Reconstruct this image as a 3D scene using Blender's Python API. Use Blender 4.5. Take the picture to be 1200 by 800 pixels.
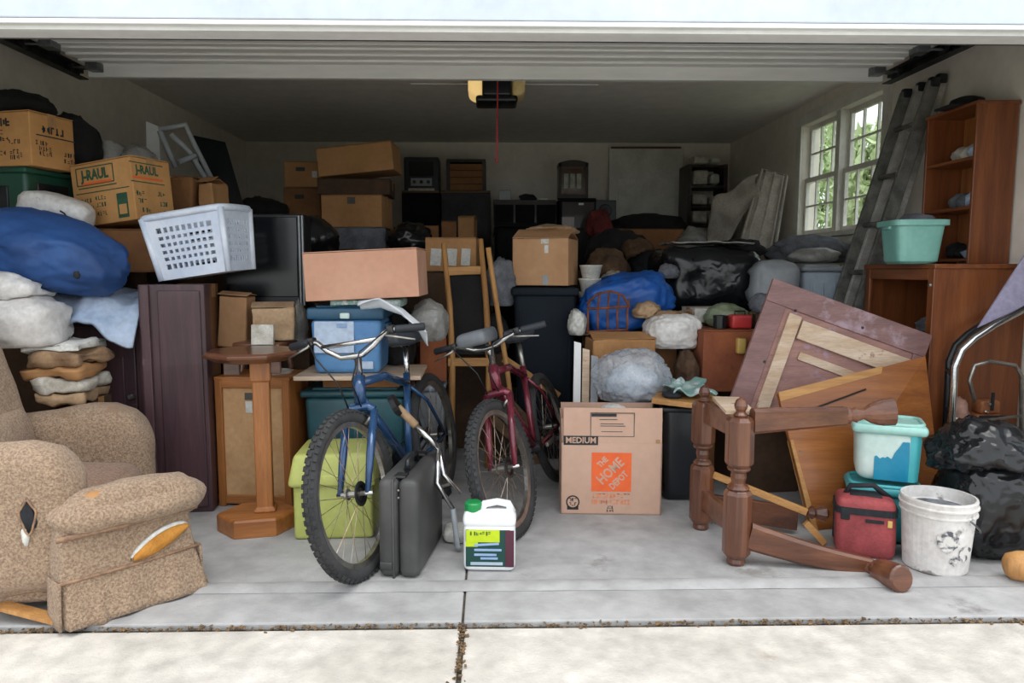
import bpy, bmesh, math, random
from mathutils import Vector, Matrix, Euler, noise
random.seed(7)
for o in list(bpy.data.objects): bpy.data.objects.remove(o)
scn = bpy.context.scene
COL = scn.collection
PI = math.pi
R = math.radians

# ------------------------------------------------------------ camera
F = 835.0; PITCH = R(5.81); YAW = R(1.2); CAMZ = 1.22; SHX = 7.5
cam_d = bpy.data.cameras.new('camera'); cam = bpy.data.objects.new('camera', cam_d); COL.objects.link(cam)
cam_d.sensor_width = 36; cam_d.lens = 36*F/1200; cam_d.clip_start = .05; cam_d.shift_x = SHX/1200
cam.location = (0, 0, CAMZ); cam.rotation_euler = (PI/2-PITCH, 0, -YAW)
scn.camera = cam
CM = Euler((PI/2-PITCH, 0, -YAW)).to_matrix()
# ------------------------------------------------------------ world and exposure
w = bpy.data.worlds.new('sky'); scn.world = w; w.use_nodes = True
nt = w.node_tree; nt.nodes.clear()
out = nt.nodes.new('ShaderNodeOutputWorld'); bg = nt.nodes.new('ShaderNodeBackground')
bg.inputs[0].default_value = (.92, .96, 1, 1); bg.inputs[1].default_value = 1.0   # even overcast sky
nt.links.new(bg.outputs[0], out.inputs[0])
vs = scn.view_settings; vs.view_transform = 'Standard'; vs.look = 'None'; vs.gamma = 1; vs.use_curve_mapping = False
vs.exposure = 0.92
# hazy sun, high and behind the camera, softened by thin cloud
sl = bpy.data.lights.new('sun_offscreen', 'SUN'); sl.energy = 0.95; sl.angle = R(40); sl.color = (1, .98, .95)
so = bpy.data.objects.new('sun_offscreen', sl); COL.objects.link(so); so.rotation_euler = (R(9), R(6), 0)

# ------------------------------------------------------------ pixel helpers
def ray(px, py):
    return CM @ Vector(((px-600+SHX)/F, (400-py)/F, -1))
def W(px, py, d):
    r = ray(px, py); t = d/r.y
    return Vector((r.x*t, d, CAMZ+r.z*t))
def G(px, py, z=0):
    r = ray(px, py); t = (z-CAMZ)/r.z
    return Vector((r.x*t, r.y*t, z))
def WX(px, py, x):
    r = ray(px, py); t = x/r.x
    return Vector((x, r.y*t, CAMZ+r.z*t))
def PR(x0, x1, y0, y1, d):
    a = W(x0, y1, d); b = W(x1, y1, d); c = W((x0+x1)/2, y0, d)
    return Vector(((a.x+b.x)/2, d, (a.z+b.z)/2)), b.x-a.x, c.z-(a.z+b.z)/2

# ------------------------------------------------------------ materials
def lin(h):
    h = h.lstrip('#'); v = [int(h[i:i+2], 16)/255 for i in (0, 2, 4)]
    return tuple(c/12.92 if c <= .04045 else ((c+.055)/1.055)**2.4 for c in v)
MATS = {}
def mat(name, col, col2=None, scale=6, rough=.6, bump=0, bscale=None, metal=0, stretch=(1, 1, 1), detail=5,
        ramp=(.35, .65), alpha=1, spec=.5, ntype='FBM', fine=.12, spots=None, coat=0, trans=0, sheen=0):
    m = bpy.data.materials.new(name); m.use_nodes = True; MATS[name] = m
    t = m.node_tree; N = t.nodes; L = t.links; b = N['Principled BSDF']
    c1 = lin(col); c2 = lin(col2) if col2 else tuple(x*.72 for x in c1)
    tc = N.new('ShaderNodeTexCoord'); mp = N.new('ShaderNodeMapping'); mp.inputs['Scale'].default_value = stretch
    oi = N.new('ShaderNodeObjectInfo'); ad = N.new('ShaderNodeVectorMath'); ad.operation = 'MULTIPLY_ADD'
    ad.inputs[1].default_value = (1, 1, 1)
    cb = N.new('ShaderNodeCombineXYZ'); ml = N.new('ShaderNodeMath'); ml.operation = 'MULTIPLY'; ml.inputs[1].default_value = 37
    L.new(oi.outputs['Random'], ml.inputs[0])
    for i in range(3): L.new(ml.outputs[0], cb.inputs[i])
    L.new(tc.outputs['Object'], ad.inputs[0]); L.new(cb.outputs[0], ad.inputs[2])
    L.new(ad.outputs[0], mp.inputs[0])
    n1 = N.new('ShaderNodeTexNoise'); n1.inputs['Scale'].default_value = scale; n1.inputs['Detail'].default_value = detail
    n1.inputs['Distortion'].default_value = .4
    L.new(mp.outputs[0], n1.inputs['Vector'])
    r = N.new('ShaderNodeValToRGB'); r.color_ramp.elements[0].position = ramp[0]; r.color_ramp.elements[1].position = ramp[1]
    r.color_ramp.elements[0].color = (*c2, 1); r.color_ramp.elements[1].color = (*c1, 1)
    L.new(n1.outputs['Fac'], r.inputs[0])
    cur = r.outputs[0]
    if fine:
        n2 = N.new('ShaderNodeTexNoise'); n2.inputs['Scale'].default_value = scale*9; n2.inputs['Detail'].default_value = 3
        L.new(mp.outputs[0], n2.inputs['Vector'])
        mr = N.new('ShaderNodeMapRange'); mr.inputs[1].default_value = .25; mr.inputs[2].default_value = .75
        mr.inputs[3].default_value = 1-fine*1.6; mr.inputs[4].default_value = 1+fine
        L.new(n2.outputs['Fac'], mr.inputs[0])
        mx = N.new('ShaderNodeMix'); mx.data_type = 'RGBA'; mx.blend_type = 'MULTIPLY'; mx.inputs[0].default_value = 1
        L.new(cur, mx.inputs[6]); L.new(mr.outputs[0], mx.inputs[7]); cur = mx.outputs[2]
    if spots:                                   # (colour, scale, threshold): stains and scuffs with their own shape
        n3 = N.new('ShaderNodeTexNoise'); n3.inputs['Scale'].default_value = spots[1]; n3.inputs['Detail'].default_value = 7
        n3.inputs['Roughness'].default_value = .65
        L.new(ad.outputs[0], n3.inputs['Vector'])
        r3 = N.new('ShaderNodeValToRGB'); r3.color_ramp.elements[0].position = spots[2]; r3.color_ramp.elements[1].position = spots[2]+.07
        L.new(n3.outputs['Fac'], r3.inputs[0])
        mx = N.new('ShaderNodeMix'); mx.data_type = 'RGBA'; L.new(r3.outputs[0], mx.inputs[0])
        L.new(cur, mx.inputs[6]); mx.inputs[7].default_value = (*lin(spots[0]), 1); cur = mx.outputs[2]
    L.new(cur, b.inputs['Base Color'])
    b.inputs['Roughness'].default_value = rough; b.inputs['Metallic'].default_value = metal
    b.inputs['Alpha'].default_value = alpha; b.inputs['Specular IOR Level'].default_value = spec
    b.inputs['Coat Weight'].default_value = coat; b.inputs['Transmission Weight'].default_value = trans
    b.inputs['Sheen Weight'].default_value = sheen
    if bump:
        nb = N.new('ShaderNodeTexNoise'); nb.noise_type = ntype
        nb.inputs['Scale'].default_value = bscale or scale*6; nb.inputs['Detail'].default_value = 4; nb.inputs['Distortion'].default_value = .6
        L.new(mp.outputs[0], nb.inputs['Vector'])
        bp = N.new('ShaderNodeBump'); bp.inputs['Strength'].default_value = bump; bp.inputs['Distance'].default_value = .01
        L.new(nb.outputs['Fac'], bp.inputs['Height']); L.new(bp.outputs[0], b.inputs['Normal'])
    return m
def M(n): return MATS[n]
def emit(name, col, s):
    m = bpy.data.materials.new(name); m.use_nodes = True; MATS[name] = m
    b = m.node_tree.nodes['Principled BSDF']; b.inputs['Base Color'].default_value = (*lin(col), 1)
    b.inputs['Emission Color'].default_value = (*lin(col), 1); b.inputs['Emission Strength'].default_value = s
# setting
mat('concrete', '#b2b1b1', '#999897', scale=1.1, rough=.85, bump=.25, bscale=60, fine=.14, spots=('#83807d', 2.2, .64), ramp=(.3, .72))
mat('driveway', '#cfcac2', '#b9b3aa', scale=1.4, rough=.9, bump=.35, bscale=90, fine=.16, spots=('#a69c8f', 3, .66), ramp=(.3, .72))
mat('soil', '#5d5346', '#38322a', scale=30, rough=1, bump=.6)
mat('wallpaint', '#f0e8de', '#e6ded3', scale=1.3, rough=.85, fine=.05, bump=.05, spots=('#c9c0b4', 1.2, .68))
mat('ceilpaint', '#f1ece6', '#e8e3dc', scale=.9, rough=.9, fine=.05)
mat('whitetrim', '#d3dbe6', '#c6cfdb', scale=2, rough=.5, fine=.04)
mat('greytrim', '#ececec', '#dfdfdf', scale=2, rough=.5, fine=.04)
mat('doorsteel', '#f0f0ee', '#e2e2e0', scale=3, rough=.45, fine=.05, stretch=(.15, 1, 1))
mat('galv', '#8b8f92', '#6a6e72', scale=12, rough=.4, metal=.8)
mat('darksteel', '#4a4a4b', '#2e2e30', scale=14, rough=.5, metal=.7)
mat('sash', '#e4e1da', '#cdc9c1', scale=4, rough=.5, fine=.05)
mat('grass', '#8a9070', '#6f7658', scale=10, rough=1, bump=.6)
mat('leaf', '#d3deb4', '#a9be84', scale=9, rough=.7)
mat('bark', '#5d4a3a', '#3d3026', scale=12, rough=.9, bump=.5)
# cardboard
mat('card', '#c1966f', '#b38760', scale=3, rough=.8, fine=.05)
mat('cardpink', '#cf9f86', '#c5937a', scale=3, rough=.8, fine=.04)
mat('cardtan', '#b98a5c', '#a5784c', scale=3, rough=.85, fine=.07)
mat('cardbrown', '#9a6b43', '#7f5635', scale=3, rough=.85, fine=.08)
mat('cardred', '#a8623c', '#8a4d33', scale=4, rough=.85, fine=.08, spots=('#6d4030', 5, .63))
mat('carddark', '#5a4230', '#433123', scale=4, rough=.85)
mat('carduhaul', '#c9975f', '#b9874f', scale=3, rough=.8, fine=.06)
mat('paperbag', '#b39777', '#96795b', scale=7, rough=.85, bump=.5, bscale=14)
mat('tape', '#b98f63', '#a57c52', scale=8, rough=.35)
mat('inkblack', '#2b2f33', '#22262a', scale=20, rough=.7)
mat('inkgrey', '#5d5a55', '#4a4743', scale=20, rough=.7)
mat('inkgreen', '#2f5c44', '#28503b', scale=20, rough=.7)
mat('inkorange', '#ef6c36', '#e8632e', scale=10, rough=.7, fine=.03)
mat('inkpeach', '#e39066', '#dd885e', scale=10, rough=.7, fine=.03)
mat('cardink', '#cba792', '#c39f8a', scale=3, rough=.8, fine=.03)
mat('label', '#dcdcd6', '#c5c4bd', scale=9, rough=.6)
# woods
def wood(n, a, b, ax=2, sc=3, rough=.45, coat=.15, spots=None, stretch=.07, ramp=(.3, .7)):
    s = [1, 1, 1]; s[ax] = stretch
    mat(n, a, b, scale=sc*6, rough=rough, stretch=s, detail=6, fine=.12, bump=.08, coat=coat, spots=spots, ramp=ramp)
wood('honey', '#b5763f', '#8e5427'); wood('honeyx', '#b5763f', '#8e5427', 0)
mat('backpanel', '#d3ac7f', '#c0966a', scale=4, rough=.75, fine=.08)
wood('brownturn', '#7a4c33', '#4d2c1e', 2, coat=.4, rough=.35, spots=('#a07a5e', 14, .68))
wood('brownturnx', '#7a4c33', '#4d2c1e', 0, coat=.4, rough=.35, spots=('#a07a5e', 14, .68))
wood('mahog', '#553a40', '#38272c', 2, rough=.5, spots=('#6f5a58', 6, .67)); wood('mahogx', '#4a3034', '#2d1d21', 0, rough=.5, spots=('#6f5a58', 6, .67))
wood('purplewood', '#b08578', '#8d6763', 0, rough=.6, coat=0, spots=('#a78fa6', 3, .56))
wood('tabledge', '#8f6a68', '#74524f', 0, rough=.55, spots=('#a58b95', 3, .58))
wood('rawwood', '#dcc8b4', '#c0a284', 0, rough=.8, coat=0, spots=('#8a6248', 9, .62))
wood('orangeply', '#a9682f', '#7f461d', 0, rough=.4, spots=('#5d3217', 5, .69))
wood('dresser', '#95572f', '#6f3b1f', 2, rough=.4, coat=.25); wood('dressery', '#95572f', '#6f3b1f', 1, rough=.4, coat=.25)
wood('pine', '#c7955a', '#a67440', 2, rough=.6, coat=0); wood('pinex', '#c7955a', '#a67440', 0, rough=.6, coat=0)
wood('darkwood', '#33231b', '#1e1511', 2, rough=.5)
wood('driftwood', '#8b7157', '#5e4a38', 0, rough=.9, coat=0)
# plastics / rubber / metal
def plas(n, a, b=None, rough=.4, **k): mat(n, a, b, scale=4, rough=rough, fine=.05, **k)
plas('blueplas', '#5f93c4', '#4d7fb4', spots=('#8db4d6', 4, .66)); plas('bluelid', '#2a5876', '#214760')
plas('tealplas', '#2e6069', '#234d57', spots=('#577f84', 5, .66)); plas('chart', '#bdc36f', '#adb35f', rough=.5, spots=('#8b8c5a', 5, .68))
plas('aqua', '#a9d6cd', '#8fc6be'); plas('aquapale', '#d2e3dd', '#bfd9d3', spots=('#cdc7ae', 3, .62)); plas('bluepaint', '#1f93b5', '#1a83a6', rough=.3)
plas('tealtub', '#4eb3ba', '#41a3ab'); plas('seagreen', '#86beb3', '#74aea3')
plas('blackplas', '#1d2126', '#14171b', rough=.35); plas('navyblack', '#18212b', '#121a22', rough=.75, spec=.25)
mat('mattblack', '#16171a', '#0f1012', scale=5, rough=.85, spec=.2)
mat('clothbrown', '#75593f', '#4d3a2a', scale=8, rough=.95, bump=.8, bscale=16)
plas('darkgreen', '#1f5140', '#183f33'); plas('whiteplas', '#e9edf2', '#d6dde6', rough=.35); plas('basket', '#dfe6f2', '#cad6ea', rough=.35)
plas('greyplas', '#a6abb0', '#90969c', rough=.5); plas('lightgreyblue', '#bcc8d4', '#a3b3c2', rough=.5)
plas('suitcase', '#4b4b4a', '#3a3a3a', rough=.5, spots=('#6a6a68', 9, .68)); plas('screenblack', '#14171c', '#0e1115', rough=.2)
mat('rubber', '#3b3b3c', '#2a2a2b', scale=9, rough=.85); mat('rubbergrey', '#6d6b68', '#4e4d4b', scale=20, rough=.9)
plas('grip', '#2c3138', '#20242a', rough=.6); plas('saddle', '#3e444c', '#2b3037', rough=.5); plas('saddlegrey', '#757a80', '#595e64', rough=.55)
mat('chrome', '#d8d8d8', '#b5b5b5', scale=10, rough=.18, metal=1); mat('alloy', '#b9b6b0', '#8f8c86', scale=16, rough=.35, metal=.9, spots=('#8a6a4c', 12, .68))
mat('rustchrome', '#b7aba0', '#8b6a50', scale=18, rough=.35, metal=.85)
mat('bluepaintmetal', '#2f5683', '#23446c', scale=6, rough=.25, metal=.25, coat=.6, spots=('#7f93ab', 14, .7))
mat('redpaintmetal', '#7d2a3c', '#611e2e', scale=6, rough=.25, metal=.25, coat=.6, spots=('#b08088', 14, .71))
mat('rust', '#8a5138', '#5e3526', scale=14, rough=.8, bump=.3)
# cloth and bags
mat('recl', '#b79d82', '#8d745f', scale=120, rough=.95, detail=2, fine=.2, bump=.9, bscale=160, ramp=(.36, .64), spots=('#94785f', 3, .6), sheen=.15)
mat('reclworn', '#9d7d66', '#7a5d4b', scale=110, rough=.95, detail=3, fine=.2, bump=.8, bscale=90, sheen=.2)
mat('piping', '#a38366', '#7e6250', scale=40, rough=.95)
mat('foam', '#c98d3e', '#a96f28', scale=12, rough=.95, bump=.4, bscale=60)
mat('tornblack', '#24262b', '#17181c', scale=20, rough=.95)
mat('whitebag', '#e6e4e2', '#cfcbc7', scale=5, rough=.45, bump=.5, bscale=10, ntype='RIDGED_MULTIFRACTAL', spots=('#a08d78', 5, .66))
mat('bluecloth', '#27528f', '#1c3f74', scale=4, rough=.6, bump=.35, bscale=7, fine=.08)
mat('tarp', '#1f61b8', '#174c96', scale=4, rough=.45, bump=.6, bscale=9, ntype='RIDGED_MULTIFRACTAL', fine=.06)
mat('sheetblue', '#bccbe0', '#9db1cc', scale=4, rough=.8, bump=.3, bscale=8)
mat('blackbag', '#1b1d21', '#101214', scale=6, rough=.22, bump=.6, bscale=14, ntype='RIDGED_MULTIFRACTAL')
mat('blackcloth', '#1d1c1e', '#121113', scale=6, rough=.9, bump=.6, bscale=14)
mat('clearbag', '#dfe6ee', '#b9c5d2', scale=9, rough=.12, bump=1, bscale=26, ntype='RIDGED_MULTIFRACTAL', alpha=.45)
mat('packing', '#e2e8f0', '#b5c2d2', scale=14, rough=.25, bump=.7, bscale=22, ntype='RIDGED_MULTIFRACTAL')
mat('greybag', '#a9a9a6', '#84827e', scale=9, rough=.35, bump=.9, bscale=16, ntype='RIDGED_MULTIFRACTAL')
mat('mattress', '#b7b0a4', '#9c9488', scale=7, rough=.9, bump=.6, bscale=14)
mat('lavender', '#b9b4cf', '#a39dbd', scale=5, rough=.55)
mat('clothtan', '#a98a6a', '#7e634b', scale=8, rough=.9, bump=.7, bscale=16)
mat('clothgrey', '#7d8087', '#595c63', scale=8, rough=.9, bump=.7, bscale=16)
mat('clothmix', '#a9bdb8', '#6f9b94', scale=9, rough=.85, bump=.5, bscale=16, spots=('#d9dbdf', 7, .55))
mat('clothred', '#8e3b38', '#63282a', scale=8, rough=.9, bump=.6)
mat('coolred', '#a4484a', '#8a3a3d', scale=9, rough=.75, bump=.25, bscale=120)
mat('webbing', '#23262c', '#17191d', scale=30, rough=.8)
mat('bucketwhite', '#e2dfdc', '#cbc6c1', scale=5, rough=.5, fine=.1, spots=('#8b8682', 9, .6))
mat('plaster', '#8c8f96', '#4d4f55', scale=12, rough=.95, bump=.6)
plas('jugwhite', '#eef0f1', '#e2e5e8', rough=.35); plas('capgreen', '#1f9c52', '#178343'); plas('jugyellow', '#c6dc1e', '#b6cd18')
plas('juggreen', '#15493f', '#12403a'); plas('jugmaroon', '#5d2a3c', '#4c2332'); plas('jugblue', '#9bb6d6', '#7f9cc4')
plas('lensamber', '#f0d9a2', '#e8cb88', rough=.4); emit('lampwarm', '#f6d08a', .35)
plas('redplas', '#c63a3c', '#a82e31'); plas('cordred', '#b2383a', '#992e30'); mat('leather', '#a86a41', '#7e4a2c', scale=9, rough=.5)
mat('skinpink', '#b78f80', '#98705f', scale=8, rough=.7); plas('yellowplas', '#cfae62', '#b9974c')
mat('booklet', '#d4d0c6', '#a9a193', scale=18, rough=.8)
def glassmat():
    m = bpy.data.materials.new('glass'); m.use_nodes = True; MATS['glass'] = m
    t = m.node_tree; t.nodes.clear(); o = t.nodes.new('ShaderNodeOutputMaterial'); x = t.nodes.new('ShaderNodeMixShader')
    a = t.nodes.new('ShaderNodeBsdfTransparent'); g = t.nodes.new('ShaderNodeBsdfGlossy'); g.inputs['Roughness'].default_value = .08
    n = t.nodes.new('ShaderNodeTexNoise'); n.inputs['Scale'].default_value = 3
    r = t.nodes.new('ShaderNodeMapRange'); r.inputs[3].default_value = .03; r.inputs[4].default_value = .12
    t.links.new(n.outputs['Fac'], r.inputs[0]); t.links.new(r.outputs[0], x.inputs[0])
    a.inputs[0].default_value = (.93, .96, .95, 1)
    t.links.new(a.outputs[0], x.inputs[1]); t.links.new(g.outputs[0], x.inputs[2]); t.links.new(x.outputs[0], o.inputs[0])
glassmat()

# ------------------------------------------------------------ mesh builder
class MB:
    def __init__(s): s.v = []; s.f = []
    def add(s, vs_, fs, mtx=None):
        k = len(s.v)
        s.v += [tuple(mtx @ Vector(p)) if mtx else tuple(p) for p in vs_]
        s.f += [tuple(i+k for i in f) for f in fs]; return s
    def box(s, c, d, rot=None):
        m = Matrix.Translation(c) @ (Euler(rot).to_matrix().to_4x4() if rot else Matrix())
        x, y, z = d[0]/2, d[1]/2, d[2]/2
        return s.add([(-x, -y, -z), (x, -y, -z), (x, y, -z), (-x, y, -z), (-x, -y, z), (x, -y, z), (x, y, z), (-x, y, z)],
                     [(0, 3, 2, 1), (4, 5, 6, 7), (0, 1, 5, 4), (1, 2, 6, 5), (2, 3, 7, 6), (3, 0, 4, 7)], m)
    def hexa(s, p):   # p: bottom 4 ccw, top 4 ccw
        return s.add(p, [(0, 3, 2, 1), (4, 5, 6, 7), (0, 1, 5, 4), (1, 2, 6, 5), (2, 3, 7, 6), (3, 0, 4, 7)])
    def slab(s, q, t):    # quad of 4 points thickened along its normal by t (backwards)
        q = [Vector(p) for p in q]; n = (q[1]-q[0]).cross(q[3]-q[0]).normalized()*t
        return s.hexa([p-n for p in q]+q)
    def beam(s, a, b, w_, h, up=(0, 0, 1)):
        a = Vector(a); b = Vector(b); d = b-a; L_ = d.length; d.normalize()
        u = Vector(up); x = d.cross(u)
        if x.length < 1e-4: x = d.cross(Vector((1, 0, 0)))
        x.normalize(); u = x.cross(d)
        p = []
        for e in (a, b):
            p += [e-x*w_/2-u*h/2, e+x*w_/2-u*h/2, e+x*w_/2+u*h/2, e-x*w_/2+u*h/2]
        return s.add(p, [(0, 1, 2, 3), (7, 6, 5, 4), (0, 4, 5, 1), (1, 5, 6, 2), (2, 6, 7, 3), (3, 7, 4, 0)])
    def tube(s, pts, r, seg=8, closed=False):
        pts = [Vector(p) for p in pts]; n = len(pts)
        rs = r if isinstance(r, (list, tuple)) else [r]*n
        vs_ = []; prev = None
        for i, p in enumerate(pts):
            a = pts[(i-1) % n] if (closed or i > 0) else p; b = pts[(i+1) % n] if (closed or i < n-1) else p
            t = (b-a).normalized()
            if prev is None:
                u = t.cross(Vector((0, 0, 1)));
                if u.length < .05: u = t.cross(Vector((1, 0, 0)))
            else: u = prev-t*prev.dot(t)
            u.normalize(); prev = u; v_ = t.cross(u)
            for k in range(seg):
                an = 2*PI*k/seg; vs_.append(p+(u*math.cos(an)+v_*math.sin(an))*rs[i])
        fs = []
        for i in range(n if closed else n-1):
            j = (i+1) % n
            for k in range(seg):
                l = (k+1) % seg; fs.append((i*seg+k, i*seg+l, j*seg+l, j*seg+k))
        if not closed:
            fs.append(tuple(range(seg-1, -1, -1))); fs.append(tuple(range((n-1)*seg, n*seg)))
        return s.add(vs_, fs)
    def lathe(s, prof, seg=16, mtx=None, cap=True, sx=1, sy=1, off=0):
        vs_ = []; fs = []
        for r, z in prof:
            for k in range(seg):
                a = 2*PI*k/seg+off; vs_.append((r*math.cos(a)*sx, r*math.sin(a)*sy, z))
        for i in range(len(prof)-1):
            for k in range(seg):
                l = (k+1) % seg; fs.append((i*seg+k, i*seg+l, (i+1)*seg+l, (i+1)*seg+k))
        if cap:
            fs.append(tuple(range(seg-1, -1, -1))); fs.append(tuple(range((len(prof)-1)*seg, len(prof)*seg)))
        return s.add(vs_, fs, mtx)
    def rbox(s, c, d, r=.03, n=5, k=3, bulge=0, amp=0, ns=6, seed=0, rot=None, taper=None, fn=None):
        h = [x/2 for x in d]
        ax = []
        for H in h:
            rr = min(r, H*.98); a = [-H+rr*(1-math.cos(PI/2*i/k)) for i in range(k)]
            inn = [-(H-rr)+2*(H-rr)*i/n for i in range(n+1)]
            ax.append(a+inn+[-x for x in reversed(a)])
        m = Matrix.Translation(c) @ (Euler(rot).to_matrix().to_4x4() if rot else Matrix())
        ids = {}; vs_ = []; fs = []; sd = Vector((seed*3.7, seed*1.3, seed*2.1))
        def vid(p):
            key = tuple(round(x, 6) for x in p)
            if key in ids: return ids[key]
            q = Vector(); e = Vector()
            for i in range(3):
                rr = min(r, h[i]*.98); q[i] = max(-(h[i]-rr), min(h[i]-rr, p[i])); e[i] = (p[i]-q[i])/rr
            if e.length > 0: e.normalize()
            o = Vector([q[i]+e[i]*min(r, h[i]*.98) for i in range(3)])
            if bulge:
                for i in range(3):
                    a_, b_ = (i+1) % 3, (i+2) % 3
                    o[i] += e[i]*bulge*max(0, 1-(p[a_]/h[a_])**2)*max(0, 1-(p[b_]/h[b_])**2)
            if amp: o += e*amp*noise.fractal(o*ns+sd, 1, 2, 3)
            if taper: f = 1+(taper-1)*(.5-o.z/d[2]); o.x *= f; o.y *= f
            if fn: o = fn(o)
            ids[key] = len(vs_); vs_.append(o); return ids[key]
        for i in range(3):
            a_, b_ = (i+1) % 3, (i+2) % 3
            for sg in (-1, 1):
                for ia in range(len(ax[a_])-1):
                    for ib in range(len(ax[b_])-1):
                        qd = []
                        for (u, v_) in ((ia, ib), (ia+1, ib), (ia+1, ib+1), (ia, ib+1)):
                            p = [0, 0, 0]; p[i] = sg*h[i]; p[a_] = ax[a_][u]; p[b_] = ax[b_][v_]; qd.append(vid(p))
                        if sg < 0: qd.reverse()
                        qd = [q for j, q in enumerate(qd) if q != qd[j-1]]
                        if len(qd) > 2: fs.append(tuple(qd))
        return s.add(vs_, fs, m)
    def blob(s, c, rad, seed=0, amp=.12, fr=1.6, wr=.05, wfr=5, flat=None, pw=1, sub=4, rot=None):
        bm = bmesh.new(); bmesh.ops.create_icosphere(bm, subdivisions=sub, radius=1)
        sd = Vector((seed*7.13, seed*3.31, seed*5.77)); vs_ = []
        m = Matrix.Translation(c) @ (Euler(rot).to_matrix().to_4x4() if rot else Matrix())
        for v_ in bm.verts:
            n = v_.co.normalized()
            if pw != 1:
                q = Vector([math.copysign(abs(x)**pw, x) for x in n])
            else: q = n.copy()
            w1 = noise.fractal(n*fr+sd, 1, 2, 3)
            na = Matrix.Rotation(seed*1.7, 3, 'X') @ Matrix.Rotation(seed*2.9, 3, 'Y') @ n
            wp = Vector((na.x*.55, na.y*1.5, na.z*1.1))*wfr+sd+Vector((noise.noise(n*2+sd), noise.noise(n*2.3-sd), noise.noise(n*1.7+sd*2)))*1.6
            w2 = 1-2*abs(noise.noise(wp))
            w3 = 1-2*abs(noise.noise(wp*2.4+sd))
            o = q*(1+amp*w1+wr*w2+wr*.45*w3)
            o = Vector((o.x*rad[0], o.y*rad[1], o.z*rad[2]))
            if flat is not None and o.z < -flat*rad[2]: o.z = -flat*rad[2]+(o.z+flat*rad[2])*.06
            vs_.append(o)
        bm.verts.index_update(); fs = [tuple(x.index for x in f.verts) for f in bm.faces]; bm.free()
        return s.add(vs_, fs, m)
    def grid(s, fn, nu, nv):
        vs_ = [fn(i/nu, j/nv) for j in range(nv+1) for i in range(nu+1)]
        fs = [(j*(nu+1)+i, j*(nu+1)+i+1, (j+1)*(nu+1)+i+1, (j+1)*(nu+1)+i) for j in range(nv) for i in range(nu)]
        return s.add(vs_, fs)
    def obj(s, name, m, parent=None, smooth=False, world=False, bevel=0, solid=0, origin=None, sub=0):
        vs_ = s.v
        if parent is not None and world:
            inv = PM[parent.name].inverted(); vs_ = [inv @ Vector(p) for p in vs_]
        off = None
        if parent is None:
            if origin is None:
                xs, ys, zs = zip(*vs_); origin = ((min(xs)+max(xs))/2, (min(ys)+max(ys))/2, min(zs))
            off = Vector(origin); vs_ = [Vector(p)-off for p in vs_]
        me = bpy.data.meshes.new(name); me.from_pydata([tuple(p) for p in vs_], [], s.f)
        b = bmesh.new(); b.from_mesh(me); bmesh.ops.recalc_face_normals(b, faces=b.faces); b.to_mesh(me); b.free()
        if smooth:
            for p in me.polygons: p.use_smooth = True
        me.materials.append(M(m) if isinstance(m, str) else m)
        o = bpy.data.objects.new(name, me); COL.objects.link(o)
        if off is not None: o.location = off
        if parent is not None: o.parent = parent
        if bevel:
            x = o.modifiers.new('bevel', 'BEVEL'); x.width = bevel; x.segments = 2; x.limit_method = 'ANGLE'; x.angle_limit = R(40)
        if solid:
            x = o.modifiers.new('solid', 'SOLIDIFY'); x.thickness = solid; x.offset = 0
        if sub:
            x = o.modifiers.new('sub', 'SUBSURF'); x.levels = sub; x.render_levels = sub
        return o
PM = {}
def tag(o, label, cat, group=None):
    o['label'] = label; o['category'] = cat
    if group: o['group'] = group
    return o
def thing(name, label, cat, loc=(0, 0, 0), rot=0, group=None):
    o = bpy.data.objects.new(name, None); COL.objects.link(o); o.empty_display_size = .1
    o.location = loc; e = rot if isinstance(rot, (tuple, list)) else (0, 0, rot); o.rotation_euler = e
    PM[o.name] = Matrix.Translation(loc) @ Euler(e).to_matrix().to_4x4()
    return tag(o, label, cat, group)
def struct(o): o['kind'] = 'structure'; return o
def surf(px, py):
    bpy.context.view_layer.update(); r = ray(px, py).normalized()
    ok, p, n, *_ = scn.ray_cast(bpy.context.evaluated_depsgraph_get(), cam.location+r*.3, r)
    return (p, n) if ok else (W(px, py, 2.4), Vector((0, -1, 0)))
def lettering(parent, s, size, m, loc, rot=(PI/2, 0, 0), name='printed_text', wid=None, ext=.0006, bold=0, shear=0):
    c = bpy.data.curves.new(name, 'FONT'); c.body = s; c.size = size; c.align_x = 'CENTER'; c.align_y = 'CENTER'; c.extrude = ext; c.offset = bold; c.shear = shear
    c.resolution_u = 2
    t = bpy.data.objects.new('tmp_text', c); COL.objects.link(t); bpy.context.view_layer.update()
    me = bpy.data.meshes.new_from_object(t.evaluated_get(bpy.context.evaluated_depsgraph_get()))
    bpy.data.objects.remove(t); me.name = name; me.materials.clear(); me.materials.append(M(m))
    o = bpy.data.objects.new(name, me); COL.objects.link(o); o.parent = parent; o.location = loc; o.rotation_euler = rot
    if wid and len(me.vertices):
        xs = [v_.co.x for v_ in me.vertices]; k = wid/(max(xs)-min(xs))
        for v_ in me.vertices: v_.co.x *= k
    return o
# ============================================================ THE SETTING
XL, XR, YB, YF, ZC = -2.78, 2.77, 8.35, 2.85, 2.66      # inside faces of the garage
YO = 2.67                                                # outer face of the front wall
OX = 2.46; OZ = 2.11                                     # half width and height of the door opening
YJ = 2.36                                                # joint between slab and driveway
JX = -.1
def sbox(name, c0, c1, m, **k):
    c = [(a+b)/2 for a, b in zip(c0, c1)]; d = [abs(b-a) for a, b in zip(c0, c1)]
    return struct(MB().box(c, d).obj(name, m, **k))
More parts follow.
